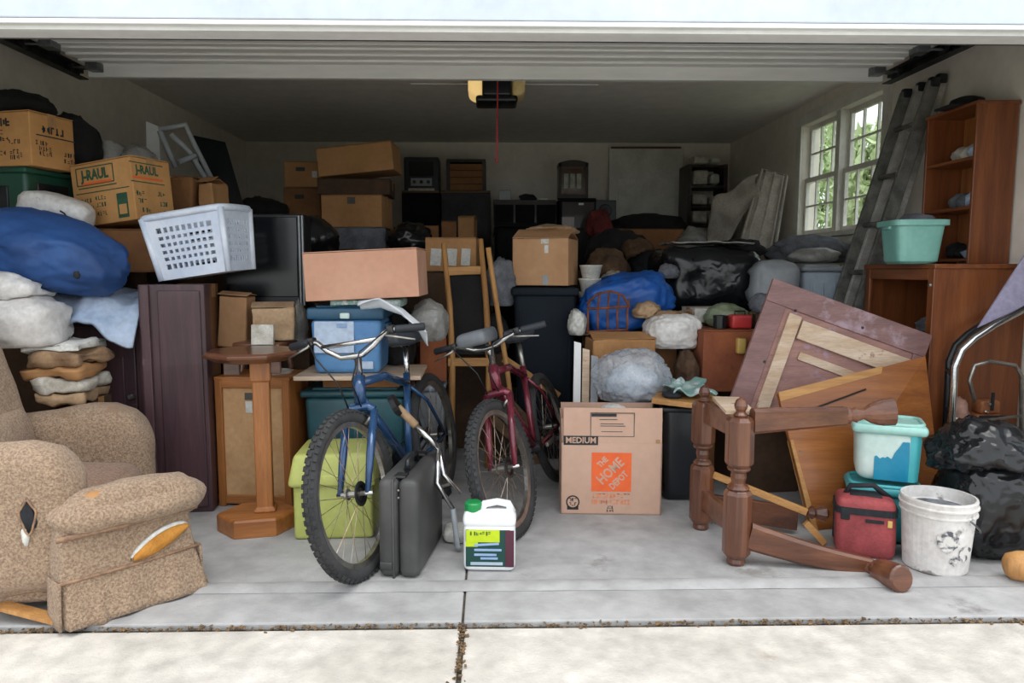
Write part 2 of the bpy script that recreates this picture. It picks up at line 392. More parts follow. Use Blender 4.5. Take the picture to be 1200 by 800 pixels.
# floor slab in two bays with a sawn joint
fl = sbox('floor', (XL-.2, YJ+.012, -.12), (JX-.004, YB+.2, 0), 'concrete', bevel=.006)
o = MB().box(((JX+.004+XR+.2)/2, (YJ+.012+YB+.2)/2, -.06), (XR+.2-JX-.004, YB+.2-YJ-.012, .12)).obj('slab_bay', 'concrete', fl, world=False, bevel=.006)
o.location = -fl.location
MB().box((JX, (YJ+YB)/2, -.07), (.03, YB-YJ, .12)).obj('joint_filler', 'soil', fl).location = -fl.location
lip = MB().grid(lambda u, v: (-2.46+4.92*u, 2.60+.10*v, .0015+.011*math.sin(PI*v)+.0015*noise.noise(Vector((u*30, v, 0)))), 60, 6).obj('threshold_lip', 'concrete', fl, smooth=True); lip.location = -fl.location
dw = sbox('driveway', (-3.4, -8, -.14), (JX-.008, YJ-.012, -.012), 'driveway', bevel=.008)
o = MB().box(((JX+.008+3.4)/2, (YJ-.012-8)/2, -.076), (3.4-JX-.008, YJ-.012+8, .128)).obj('driveway_bay', 'driveway', dw, bevel=.008); o.location = -dw.location
struct(MB().box((0, 0, -.17), (60, 60, .04)).obj('ground', 'grass'))
sbox('joint_bed', (-3.4, YJ-.03, -.13), (3.4, YJ+.03, -.022), 'soil')
sbox('joint_bed_long', (JX-.03, -8, -.13), (JX+.03, YJ, -.026), 'soil')
# leaf litter and grit lodged in the joints
b = MB(); rr = random.Random(3)
for i in range(900):
    if i < 700: x = rr.uniform(-2.4, 2.4); y = YJ+rr.gauss(0, .010)
    else: x = JX+rr.gauss(0, .010); y = rr.uniform(1.5, YJ)
    s_ = rr.uniform(.003, .009)
    b.box((x, y, -.016+rr.uniform(0, .012)), (s_*1.6, s_, s_*.5), (rr.uniform(-.5, .5), rr.uniform(-.5, .5), rr.uniform(0, 3)))
o = b.obj('leaf_litter', mat('litter', '#8a6f4e', '#4f4030', scale=60, rough=1)); tag(o, 'brown leaf litter and grit lodged in the concrete joints', 'litter'); o['kind'] = 'stuff'
# walls
sbox('wall_left', (XL-.15, YO, -.1), (XL, YB+.15, ZC+.1), 'wallpaint')
sbox('wall_back', (XL, YB, -.1), (XR, YB+.15, ZC+.1), 'wallpaint')
sbox('ceiling', (XL-.15, YO, ZC), (XR+.15, YB+.15, ZC+.12), 'ceilpaint')
# right wall around the window opening
a = WX(942, 146, XR); c = WX(1030, 265, XR)
WY0, WY1, WZ0, WZ1 = c.y, a.y, 1.52, 2.47
b = MB(); xm = XR+.075
b.box((xm, (YO+WY0)/2, ZC/2), (.15, WY0-YO, ZC+.2)); b.box((xm, (WY1+YB+.15)/2, ZC/2), (.15, YB+.15-WY1, ZC+.2))
b.box((xm, (WY0+WY1)/2, (WZ0-.1)/2), (.15, WY1-WY0, WZ0+.1)); b.box((xm, (WY0+WY1)/2, (WZ1+ZC+.1)/2), (.15, WY1-WY0, ZC+.1-WZ1))
struct(b.obj('wall_right', 'wallpaint'))
# front wall: piers and header
b = MB()
for sx in (-1, 1):
    x0 = OX; x1 = 3.6
    b.box((sx*(x0+x1)/2, (YO+YF)/2, 1.5), (x1-x0, YF-YO, 3.2))
struct(b.obj('wall_front', 'whitetrim'))
hd = sbox('header', (-OX, YO, OZ), (OX, YF, 3.1), 'whitetrim', bevel=.004)
hl = hd.location
def hpart(n, c, d, m, **k): o = MB().box(c, d).obj(n, m, hd, **k); o.location = -hl; return o
hpart('head_jamb', (0, YO+.085, OZ-.011), (2*OX, .17, .018), 'greytrim', bevel=.003)
hpart('stop_moulding', (0, YO+.045, OZ-.026), (2*OX, .035, .014), 'greytrim', bevel=.003)
hpart('weather_strip', (0, YF+.012, OZ+.02), (2*OX, .02, .07), 'galv', bevel=.002)
# window
wn = struct(MB().box((XR+.06, (WY0+WY1)/2, WZ0-.01), (.12, WY1-WY0, .03)).obj('window_1', 'sash'))
wl = wn.location
def wp(n, c, d, m, bev=.004): o = MB().box(c, d).obj(n, m, wn, bevel=bev); o.location = -wl; return o
cy = (WY0+WY1)/2; cz = (WZ0+WZ1)/2; wy = WY1-WY0; wz = WZ1-WZ0
for s_ in (-1, 1): wp('side_casing', (XR-.011, cy+s_*(wy/2+.045), cz), (.022, .09, wz+.02), 'sash')
wp('head_casing', (XR-.013, cy, WZ1+.05), (.026, wy+.24, .1), 'sash'); wp('apron', (XR-.011, cy, WZ0-.09), (.022, wy+.2, .09), 'sash')
wp('stool', (XR-.02, cy, WZ0-.025), (.07, wy+.24, .03), 'sash'); wp('mullion', (XR+.03, cy, cz), (.08, .07, wz), 'sash')
for s_ in (-1, 1):
    y0 = cy+s_*.035; y1 = cy+s_*wy/2; ya, yb = min(y0, y1), max(y0, y1)
    for k, (z0, z1, xx) in enumerate(((WZ0, cz+.02, XR+.045), (cz-.02, WZ1, XR+.075))):
        sa = wp('sash', (xx, (ya+yb)/2, z0+.02), (.03, yb-ya, .04), 'sash')
        def sp(n, c, d, m): o = MB().box(c, d).obj(n, m, sa); return o
        sp('rail', (xx, (ya+yb)/2, z1-.02), (.03, yb-ya, .04), 'sash')
        for yy in (ya+.018, yb-.018): sp('stile', (xx, yy, (z0+z1)/2), (.03, .036, z1-z0-.08), 'sash')
        for j in (1, 2): sp('muntin', (xx, ya+(yb-ya)*j/3, (z0+z1)/2), (.02, .014, z1-z0-.08), 'sash')
        sp('muntin', (xx-.002, (ya+yb)/2, (z0+z1)/2), (.02, yb-ya-.07, .014), 'sash')
        for j in range(3):
            for i in range(2):
                sp('pane', (xx+.004, ya+(yb-ya)*(j+.5)/3, z0+.04+(z1-z0-.08)*(i+.5)/2), (.003, (yb-ya)/3-.01, (z1-z0-.08)/2-.008), 'glass')
# shrubs outside the window
def shrub(x, y, h, r_, seed, label):
    t = thing('shrub', label, 'shrub', (x, y, -.15), 0, 'shrubs outside the window')
    rr = random.Random(seed); st = MB()
    for i in range(6):
        an = rr.uniform(0, 6.28); st.tube([(0, 0, 0), (math.cos(an)*r_*.3, math.sin(an)*r_*.3, h*.5), (math.cos(an)*r_*.6, math.sin(an)*r_*.6, h*.9)], [.03, .02, .008], 5)
    st.obj('stem', 'bark', t)
    lf = MB()
    for i in range(6500):
        z = h*(.12+.88*rr.random()); rad = r_*math.sqrt(rr.random())*(1-.55*abs(z/h-.45)); an = rr.uniform(0, 6.28)
        p = Vector((rad*math.cos(an), rad*math.sin(an), z)); e = Euler((rr.uniform(0, 6), rr.uniform(0, 6), rr.uniform(0, 6))).to_matrix().to_4x4()
        s2 = rr.uniform(.06, .12)
        lf.add([(-s2, 0, 0), (0, -s2*.4, .008), (s2, 0, 0), (0, s2*.4, .008)], [(0, 1, 2, 3)], Matrix.Translation(p) @ e)
    q = lf.obj('foliage', 'leaf', t); q['kind'] = 'stuff'
shrub(4.6, 7.7, 2.9, .95, 1, 'tall loose shrub with pale green leaves beyond the window')
shrub(6.6, 10.4, 3.2, 1.4, 2, 'broad pale green shrub behind the tall one outside')
shrub(6.0, 14.2, 4.2, 1.4, 5, 'narrow upright shrub between the two broader shrubs outside')

# ============================================================ RAISED GARAGE DOOR, TRACKS, OPENER
DZ = CAMZ+1.2
t = thing('garage_door', 'raised white sectional garage door with ribbed steel panels under the ceiling', 'garage door', (0, 2.95, DZ))
SL = .53
for k in range(3):
    y0 = k*SL; s_ = MB().box((0, y0+SL/2, .045), (4.86, SL-.008, .03)).obj('door_panel', 'doorsteel', t, bevel=.004)
    for j, (yy, hh) in enumerate(((.03, .022), (.15, .014), (.27, .014), (.39, .014), (.50, .022))):
        MB().box((0, y0+yy, .03-hh/2), (4.84, .05, hh)).obj('stiffening_rib', 'doorsteel', s_, bevel=.004)
MB().hexa([(-2.42, 3*SL-.06, -.05), (2.42, 3*SL-.06, -.05), (2.42, 3*SL-.015, -.05), (-2.42, 3*SL-.015, -.05), (-2.42, 3*SL-.06, .03), (2.42, 3*SL-.06, .03), (2.42, 3*SL-.015, .03), (-2.42, 3*SL-.015, .03)]).obj('strut', 'doorsteel', t, bevel=.005)
for x in (-2.36, 2.36):
    for yy in (.53, 1.06, 1.5):
        h_ = MB().box((x, yy, .0), (.07, .09, .05)).obj('roller_bracket', 'galv', t, bevel=.004)
        MB().lathe([(.024, -.012), (.024, .012)], 12, Matrix.Translation((x+math.copysign(.14, x), yy, -.0)) @ Matrix.Rotation(PI/2, 4, 'Y')).obj('roller', 'darksteel', h_)
        MB().tube([(x, yy, 0), (x+math.copysign(.13, x), yy, 0)], .007, 6).obj('roller_stem', 'galv', h_)
for x in (-1.22, .62):
    MB().box((x, SL*2-.33, .0), (.12, .03, .012)).obj('hinge_plate', 'inkgrey', t)
MB().box((0.04, 3*SL-.02, -.01), (.1, .02, .05)).obj('arm_bracket', 'darksteel', t, bevel=.003)
MB().beam((.04, 3*SL-.0, -.0), (.04, 3*SL+.12, .09), .03, .01).obj('lift_arm', 'darksteel', t)
for sx, nm in ((-1, 'left'), (1, 'right')):
    t = thing('door_track', 'grey steel roller track hung along the %s wall' % nm, 'track', (sx*2.52, 2.9, DZ-.03), 0)
    y1 = W(130 if sx < 0 else 1022, 107, 4.62).y-2.9
    MB().box((sx*.028, y1/2, .03), (.006, y1, .06)).obj('track_web', 'darksteel', t); MB().box((0, y1/2, 0), (.056, y1, .006)).obj('track_flange', 'darksteel', t)
    MB().box((0, y1/2, .06), (.056, y1, .006)).obj('track_flange', 'darksteel', t)
    MB().box((sx*.08, y1/2+.1, .085), (.05, y1, .05)).obj('angle_rail', 'darksteel', t)
    MB().box((sx*.14, y1-.05, (ZC-DZ+.03)/2+.04), (.04, .04, ZC-DZ-.05)).obj('hanger_strap', 'galv', t)
    MB().tube([(sx*.06, .02, .05), (sx*.06, -.02, -.1), (sx*.06, -.03, -.4), (sx*.06, -.03, -2.3)], .02, 6).obj('vertical_track', 'galv', t)
# opener
OY = 5.35; p = W(582, 107, OY)
t = thing('door_opener', 'black garage door opener with two amber light lenses under the ceiling', 'door opener', (p.x, OY, p.z-.09))
MB().rbox((0, 0, .1), (.21, .3, .15), .02, 2).obj('motor_housing', 'blackplas', t, smooth=True)
for sx in (-1, 1):
    def lens(o, sx=sx):
        if o.x*sx > 0: o.z = .0+(o.z)*(1-.25*(abs(o.x)/.05)); o.z += 0
        return o
    MB().rbox((sx*.155, 0, .11), (.1, .26, .16), .035, 3, fn=lens).obj('light_lens', 'lampwarm' if sx < 0 else 'lensamber', t, smooth=True)
b = MB().rbox((0, 0, .015), (.3, .24, .05), .02, 2); b.obj('under_tray', 'blackplas', t, smooth=True)
MB().box((0, -.42, .16), (.03, .6, .03)).obj('rail', 'galv', t)
for sx in (-1, 1): MB().box((sx*.1, .06, .17+(ZC-(p.z-.09)-.17)/2), (.025, .02, ZC-(p.z-.09)-.17)).obj('hanger_strap', 'galv', t)
tr = MB().box((0, -.6, .12), (.05, .16, .06)).obj('trolley', 'darksteel', t, bevel=.004)
q = W(582, 187, OY-.6)-Vector((p.x, OY, p.z-.09))
MB().tube([(0, -.6, .1), (.001, -.6, -.1), (q.x, -.6, q.z)], .006, 6).obj('release_cord', 'cordred', t)
MB().lathe([(.004, -.02), (.009, -.012), (.009, .005), (.004, .012)], 8, Matrix.Translation((q.x, -.6, q.z))).obj('cord_knob', 'redplas', t)
# ceiling seam batten behind the opener
tr1 = sbox('trim_1', (-.62, 5.75, ZC-.006), (.85, 5.77, ZC), 'greytrim')
# ============================================================ GENERIC BUILDERS
def carton(label, loc, size, rot=0, m='cardtan', flaps='closed', tapecol='tape', group=None, tagm=None, name='cardboard_box', cat='box', crush=0, seed=0):
    """loc = middle of the bottom face; flaps closed / ajar / open"""
    w_, d, h = size; t = thing(name, label, cat, loc, rot, group)
    rr = random.Random(seed+int(abs(loc[0])*1000))
    T = .006
    if flaps == 'open':
        b = MB(); b.box((0, 0, T/2), (w_, d, T)); b.box((0, -d/2+T/2, h/2), (w_, T, h)); b.box((0, d/2-T/2, h/2), (w_, T, h))
        b.box((-w_/2+T/2, 0, h/2), (T, d, h)); b.box((w_/2-T/2, 0, h/2), (T, d, h)); b.obj('body', m, t)
    else:
        if crush: b = MB().rbox((0, 0, h/2-.003), (w_, d, h-.006), .012, 4, 2, amp=crush, ns=4, seed=seed)
        else: b = MB().rbox((0, 0, h/2-.003), (w_, d, h-.006), .005, 1, 2)
        b.obj('body', m, t)
        a = .0 if flaps == 'closed' else R(rr.uniform(8, 22))
        for sy in (-1, 1):
            e = Matrix.Translation((0, sy*d/2, h-.004)) @ Matrix.Rotation(-sy*a, 4, 'X') if sy < 0 else Matrix.Translation((0, sy*d/2, h-.004)) @ Matrix.Rotation(-a*.6, 4, 'X')
            MB().add([(-w_/2, 0, 0), (w_/2, 0, 0), (w_/2, -sy*(d/2-.002), 0), (-w_/2, -sy*(d/2-.002), 0), (-w_/2, 0, .004), (w_/2, 0, .004), (w_/2, -sy*(d/2-.002), .004), (-w_/2, -sy*(d/2-.002), .004)],
                     [(0, 1, 2, 3), (7, 6, 5, 4), (0, 4, 5, 1), (1, 5, 6, 2), (2, 6, 7, 3), (3, 7, 4, 0)], e).obj('flap', m, t)
        if tapecol and flaps == 'closed':
            b = MB(); b.box((0, 0, h+.0008), (w_+.003, .05, .0016)); b.box((-w_/2-.0008, 0, h-.035), (.0016, .05, .07)); b.box((w_/2+.0008, 0, h-.035), (.0016, .05, .07))
            b.obj('packing_tape', tapecol, t)
    if tagm:
        u, v, lw, lh = tagm; MB().box((u*w_, -d/2-.001, v*h), (lw, .002, lh)).obj('shipping_label', 'label', t)
    return t
def pcarton(label, x0, x1, y0, y1, d, dep, rz=0, m='cardtan', roll=0, **k):
    c, w_, h = PR(x0, x1, y0, y1, d)
    q = Euler((0, roll, rz)).to_matrix() @ Vector((0, dep/2, 0))
    return carton(label, c+q, (w_, dep, h), (0, roll, rz), m, **k)
def tote(label, loc, size, rot=0, m='blueplas', lid='bluelid', taper=.86, group=None, name='storage_tote', cat='storage bin', open_=False, ribs=True, lidh=.035):
    w_, d, h = size; t = thing(name, label, cat, loc, rot, group)
    hb = h-(0 if open_ else lidh)
    def tp(o):
        f = taper+(1-taper)*max(0, (o.z+hb/2)/hb); o.x *= f; o.y *= f; return o
    b = MB()
    if open_:
        n = 32; vs_ = []; fs = []
        def ring(f, z, ins):
            r_ = []
            for k in range(n):
                a = 2*PI*k/n+PI/n; cx = math.copysign(abs(math.cos(a))**.35, math.cos(a)); sy = math.copysign(abs(math.sin(a))**.35, math.sin(a))
                r_.append((cx*(w_/2*f-ins), sy*(d/2*f-ins), z))
            return r_
        prof = [(taper, 0, .02), (taper, .012, 0), (1, h-.03, 0), (1.0, h-.03, -.018), (1.0, h, -.018), (1.0, h, .006), (1, h-.04, .006), (taper, .012, .008)]
        for f, z, i in prof: vs_ += ring(f, z, i)
        for i in range(len(prof)-1):
            for k in range(n): l = (k+1) % n; fs.append((i*n+k, i*n+l, (i+1)*n+l, (i+1)*n+k))
        fs.append(tuple(reversed(range(n)))); fs.append(tuple(range((len(prof)-1)*n, len(prof)*n)))
        b.add(vs_, fs).obj('body', m, t, smooth=False, bevel=.003)
    else:
        b.rbox((0, 0, hb/2), (w_*.96, d*.96, hb), .03, 3, 3, fn=tp).obj('body', m, t, smooth=True)
        L_ = MB().rbox((0, 0, hb+lidh/2), (w_*1.03, d*1.03, lidh), .014, 2, 2).obj('lid', lid, t, smooth=True)
        MB().rbox((0, 0, hb+lidh+.004), (w_*.82, d*.8, .016), .007, 2, 2).obj('lid_panel', lid, L_, smooth=True)
    for sx in (-1, 1): MB().rbox((sx*w_*.485, 0, hb*.86), (.035, d*.34, .03), .01, 1, 2).obj('handle', lid or m, t, smooth=True)
    if ribs:
        for k in (-1, 0, 1):
            MB().rbox((k*w_*.27, -d*.5*(taper+.04)+.004, hb*.45), (.018, .02, hb*.6), .006, 1, 2, rot=(-(1-taper)*d/2/hb, 0, 0)).obj('rib', m, t, smooth=True)
    return t
def ptote(label, x0, x1, y0, y1, d, dep, rz=0, **k):
    c, w_, h = PR(x0, x1, y0, y1, d); q = Euler((0, 0, rz)).to_matrix() @ Vector((0, dep/2, 0))
    return tote(label, c+q, (w_, dep, h), rz, **k)
def bag(name, label, cat, c, rad, m, seed=0, amp=.12, wr=.05, fr=1.6, wfr=5, flat=.75, pw=1, sub=4, rot=None, group=None, knot=None):
    b = MB().blob(c, rad, seed, amp, fr, wr, wfr, flat, pw, sub, rot)
    if not knot: return tag(b.obj(name, m, smooth=True), label, cat, group)
    o = thing(name, label, cat, (c[0], c[1], c[2]-rad[2]*(flat or 1)), 0, group)
    b.obj('bag_body', m, o, smooth=True, world=True)
    MB().blob(knot, (.05, .05, .06), seed+9, .3, 3, .3, 8, None, 1, 3).obj('tied_neck', m, o, smooth=True, world=True)
    return o
def pbag(name, label, cat, x0, x1, y0, y1, d, dep, m, **k):
    c, w_, h = PR(x0, x1, y0, y1, d+dep/2); fl_ = k.get('flat', .75) or 1
    r3 = h/(1+fl_); return bag(name, label, cat, (c.x, d+dep/2, c.z+r3*fl_), (w_/2, dep/2, r3), m, **k)
def scribble(par, x, y, z, w_, h, m, seed=0, side=False, bold=1, name='illegible_print'):
    rr = random.Random(seed); b = MB(); cw = h*.75; n = max(2, int(w_/cw)); s_ = h*.16*bold**.5
    for i in range(n):
        u = -w_/2+(i+.5)*w_/n; gl = []
        for k in range(rr.choice((2, 3, 3))):
            if rr.random() < .5: gl.append((u+rr.choice((-1, 1, 0))*cw*.28, 0, s_, h*rr.choice((1, 1, .6))))
            else: gl.append((u, rr.choice((-1, 0, 1))*h*.4, cw*.7, s_))
        for (a, c, ww, hh) in gl:
            if side: b.box((x, y+a, z+c), (.0012, ww, hh))
            else: b.box((x+a, y, z+c), (ww, .0012, hh))
    return b.obj(name, m, par)
REQ = []
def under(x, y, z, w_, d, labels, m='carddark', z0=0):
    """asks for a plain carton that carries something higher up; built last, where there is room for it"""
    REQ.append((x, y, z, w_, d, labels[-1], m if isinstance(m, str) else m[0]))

# ============================================================ RECLINER
def recliner():
    L_ = thing('recliner', 'worn beige tweed recliner with torn footrest standing at the garage mouth', 'armchair', (-1.86, 2.80, 0), R(7))
    # local: faces +x, near side is -y
    MB().rbox((-.02, 0, .17), (.66, .78, .26), .04, 4, 3, amp=.006).obj('base', 'recl', L_, smooth=True)
    MB().rbox((.06, .0, .31), (.60, .52, .15), .06, 6, 3, bulge=.035, amp=.008).obj('seat_cushion', 'reclworn', L_, smooth=True)
    def back(o):
        z = o.z; o.x += -.20*(z/.8)-.04*math.cos(o.y*5); o.y *= 1-.10*max(0, z/.45)**2; return o
    bk = MB().rbox((-.24, 0, .73), (.24, .62, .86), .10, 8, 4, bulge=.03, amp=.012, ns=5, fn=back).obj('backrest', 'recl', L_, smooth=True)
    MB().rbox((-.13, 0, .52), (.12, .54, .26), .055, 5, 3, bulge=.03, amp=.01, rot=(0, R(-12), 0)).obj('lumbar_cushion', 'recl', bk, smooth=True)
    for s_ in (-1, 1):
        y = s_*.355
        def arm(o):
            # swell at the top, roll over at the front
            f = 1+.18*max(0, o.z/.25); o.y *= f
            if o.x > .2: o.z -= .10*((o.x-.2)/.16)**2*max(0, o.z/.25)
            o.z += .02*math.sin(o.x*6); return o
        a = MB().rbox((.02, y, .33), (.70, .17, .53), .075, 7, 4, bulge=.012, amp=.010, ns=6, seed=s_+3, fn=arm).obj('arm', 'recl', L_, smooth=True)
    # dark tear on the near arm front
    p, n = surf(33, 606); m_ = Matrix.Translation(p) @ n.to_track_quat('Z', 'Y').to_matrix().to_4x4()
    b = MB().blob((0, 0, 0), (.022, .05, .006), 4, .35, 2, .15, 4, None, 1, 3); b.v = [tuple(m_ @ Vector(q)) for q in b.v]; b.obj('torn_hole', 'tornblack', L_, smooth=True, world=True)
    b = MB().tube([(.024*math.cos(a)*(1+.2*math.sin(3*a)), .053*math.sin(a)*(1+.15*math.cos(4*a)), .003) for a in [2*PI*k/22 for k in range(22)]], .004, 6, True); b.v = [tuple(m_ @ Vector(q)) for q in b.v]; b.obj('frayed_edge', 'piping', L_, smooth=True, world=True)
    p, n = surf(30, 628); MB().blob(p, (.012, .010, .03), 6, .3, 2, .1, 5, None, 1, 3).obj('hanging_lining', 'label', L_, smooth=True, world=True)
    for (x, y) in ((.25, -.33), (.25, .33), (-.3, -.33), (-.3, .33)):
        MB().lathe([(.025, 0), (.03, .05)], 10, Matrix.Translation((x, y, 0))).obj('leg', 'blackplas', L_)
    MB().beam((.10, -.40, .055), (.32, -.46, .012), .05, .014).obj('frame_slat', 'pine', L_)
    # footrest, swung askew in front of the seat
    A = G(70, 748); B_ = G(247, 687); u = (B_-A); wid = u.length; u.normalize(); n = Vector((u.y, -u.x, 0)); c = (A+B_)/2
    fm = Matrix(((u.x, -n.x, 0, c.x), (u.y, -n.y, 0, c.y), (0, 0, 1, 0), (0, 0, 0, 1)))   # x across, y backwards, z up
    lm = PM[L_.name].inverted() @ fm
    def fo(mb, nm, m, par, **k):
        mb.v = [tuple(lm @ Vector(p)) for p in mb.v]; return mb.obj(nm, m, par, **k)
    def panel(o):
        o.y += .06*(o.z/.4+.5)-.02; o.x *= 1-.08*(o.z/.4+.5); return o
    fp = fo(MB().rbox((0, .10, .185), (wid*.93, .14, .33), .03, 6, 3, amp=.006, fn=panel), 'footrest', 'recl', L_, smooth=True)
    fo(MB().rbox((.035, .115, .365), (wid*.93, .18, .125), .055, 7, 4, bulge=.03, amp=.012, ns=6, rot=(R(7), 0, 0)), 'footrest_pad', 'recl', fp, smooth=True)
    fo(MB().tube([(-wid*.46, .045, .315), (0, .03, .318), (wid*.46, .045, .315)], .009, 6), 'piping', 'piping', fp, smooth=True)
    # skirt flares out in pleats
    def sk(a, v):
        x = (a-.5)*wid*(.96+.08*(1-v)*a); fl_ = (1-v)
        y = .03+.02*v-.035*fl_*(.4+a)-.010*fl_*math.sin(a*19)-.025*fl_*math.exp(-((a-.25)/.04)**2)
        if a < .04 or a > .96: y += .06
        return (x, y, .004+.16*v+.004*math.sin(a*19))
    fo(MB().grid(sk, 60, 8), 'skirt', 'recl', fp, smooth=True, solid=.008)
    for sx in (-1, 1):
        def sd(a, v, sx=sx): return (sx*(wid*.475-.005*v), .03+.12*a, .004+.16*v)
        fo(MB().grid(sd, 6, 5), 'skirt', 'recl', fp, smooth=True, solid=.008)
    fo(MB().tube([(-wid*.47, .038, .165), (0, .034, .163), (wid*.47, .038, .165)], .006, 6), 'piping', 'piping', fp, smooth=True)
    # exposed yellow foam behind ripped covering
    def gash(a, v):
        x = -.0+.20*(a-.02); hh = .052*math.sin(PI*min(1, max(0, a)))**.6; z = .205+.07*(a-.3)+hh*(v-.5)*1.1
        return (x, .018+.038*(z/.4)-.012*math.sin(PI*v), z)
    g_ = fo(MB().grid(gash, 20, 6), 'exposed_foam', 'foam', fp, smooth=True, solid=.01); g_['label'] = 'yellow foam showing through a rip'
    fo(MB().tube([gash(i/14, 1.12) for i in range(15)], .010, 6), 'ripped_edge', 'label', fp, smooth=True)
    fo(MB().tube([gash(i/14, -.1) for i in range(15)], .007, 6), 'ripped_edge', 'recl', fp, smooth=True)
    fo(MB().blob((-.09, .075, .432), (.045, .026, .010), 3, .2, 2, .05, 5, None, 1, 3, rot=(R(25), 0, 0)), 'pad_tear', 'cardtan', fp, smooth=True)
    fo(MB().tube([(-.135+.011*i, .095+.014*math.sin(i*.75), .437+.002*math.sin(i)) for i in range(9)], .004, 6), 'tear_edge', 'tornblack', fp, smooth=True)
recliner()

# ============================================================ LEFT SIDE
# crushed papers and boxes behind the recliner
c, w_, h = PR(18, 96, 402, 478, 3.12)
under(c.x-.02, 3.35, c.z, .36, .4, ['plain carton on the floor behind the beige recliner'])
zz = c.z
rr = random.Random(11)
for i in range(5):
    hh = h/5; m_ = ['paperbag', 'booklet', 'cardtan', 'clothtan', 'label'][i]
    o = MB().rbox((c.x-.02+rr.uniform(-.02, .02), 3.34, zz+hh/2), (w_*(.72+.05*i), .3, hh), .02, 6, 2, amp=.035, ns=8, seed=i, rot=(0, rr.uniform(-.04, .04), rr.uniform(-.2, .2))).obj('paper_bundle', m_, smooth=True)
    tag(o, ['crumpled brown paper bundle lowest in the stack behind the recliner', 'pale newspaper bundle second from the bottom behind the recliner', 'flattened tan carton in the middle of the paper stack', 'tan cloth bundle second from the top of the paper stack', 'white paper bundle topmost under the white sacks'][i], 'bundle', 'bundles stacked behind the recliner'); zz += hh
pbag('sack', 'large stained white plastic sack lying on the paper stack', 'sack', -45, 76, 346, 404, 3.12, .36, 'whitebag', seed=2, pw=.7, wr=.04, wfr=4)
pbag('sack', 'smaller white plastic sack on top of the larger stained sack', 'sack', -40, 54, 318, 352, 3.16, .32, 'whitebag', seed=5, pw=.75, wr=.05)
# dark low cabinet
c, w_, h = PR(70, 181, 383, 600, 3.62); h = c.z+h; c.z = 0
t = thing('dark_cabinet', 'low dark mahogany cabinet with scuffed door behind the recliner', 'cabinet', (c.x, 3.62+.24, 0))
MB().box((0, 0, h/2), (w_, .46, h)).obj('body', 'mahog', t, bevel=.006)
dd = MB().box((-.01, -.235, h/2-.01), (w_-.09, .018, h-.10)).obj('door', 'mahog', t, bevel=.005)
MB().box((-.01, -.247, h/2), (w_-.2, .012, h-.3)).obj('door_panel', 'mahog', dd, bevel=.005)
MB().lathe([(.012, 0), (.016, .02), (.008, .03)], 10, Matrix.Translation((w_*.34, -.245, h*.62)) @ Matrix.Rotation(PI/2, 4, 'X')).obj('knob', 'alloy', dd)
MB().box((0, -.01, h+.012), (w_+.03, .5, .024)).obj('top', 'mahogx', t, bevel=.006)
MB().box((w_/2-.02, -.236, h/2), (.035, .02, h)).obj('corner_post', 'mahog', t, bevel=.004)
cabtop = h+.025
# pale blue sheet over the cabinet
A = W(48, 352, 3.45); B_ = W(149, 340, 3.45)
def shf(u, v):
    x = A.x+(B_.x+.02-A.x)*u; y = 3.44+.50*v
    z = 1.12-.10*(1-v)**2*(0.25+abs(u-.45)*1.4)-.05*u*(1-v)+.035*noise.noise(Vector((u*5, v*3, 1)))+.018*math.sin(u*13+v*4)-.03*max(0, v-.5)
    if v < .2: z -= .13*(1-v/.2)*(.35+.65*u)
    return (x, y-.05*(1-v)*math.sin(u*3), z)
tag(MB().grid(shf, 44, 24).obj('bed_sheet', 'sheetblue', smooth=True, solid=.02), 'pale blue bed sheet spread over the low dark cabinet', 'sheet')
pbag('cloth_bundle', 'wide tan cloth bundle filling the space under the pale blue sheet', 'bundle', 95, 190, 345, 386, 3.62, .34, 'clothtan', seed=13)
# blue duffel
def duff():
    c = W(62, 292, 3.32); b = MB()
    b.blob((c.x-.12, 3.5, c.z-.01), (.36, .26, .185), 12, .12, 1.3, .035, 3, .85, .95, 5, rot=(0, R(15), R(-6)))
    t = thing('duffel_bag', 'big royal blue cloth duffel bag slumped over the white sacks', 'bag', (c.x-.12, 3.5, c.z-.16))
    b.obj('bag_body', 'bluecloth', t, smooth=True, world=True)
    pts = []
    for k in range(16): a = R(-170+160*k/15); pts.append((c.x-.12+.33*math.cos(a)*1.0, 3.5+.265*math.sin(a), c.z+.0-.08*math.cos(a)))
    MB().tube(pts, .006, 6).obj('seam', 'bluecloth', t, smooth=True, world=True)
    p = W(90, 322, 3.23); MB().blob(p, (.014, .01, .016), 3, .3, 2, .2, 4, None, 1, 2).obj('dark_patch', 'webbing', t, smooth=True, world=True)
duff()
c = W(70, 256, 3.72)
pil = bag('pillow', 'white pillow with a small dark stitch behind the blue duffel', 'pillow', (c.x+.0, 3.70, c.z+.035), (.18, .09, .085), 'whitebag', 21, .06, .03, flat=.9, pw=.7, rot=(0, R(14), 0))
p, n = surf(76, 250); MB().tube([p-pil.location+Vector((-.02, -.004, .012)), p-pil.location+Vector((.0, -.006, 0)), p-pil.location+Vector((.012, -.006, -.018))], .004, 6).obj('dark_stitch', 'webbing', pil)
# supports under duffel, boxes
under(-2.3, 3.62, 1.16, .62, .5, ['carton on the floor beneath the blue duffel bag', 'middle carton beneath the blue duffel bag', 'top carton directly under the blue duffel bag'])
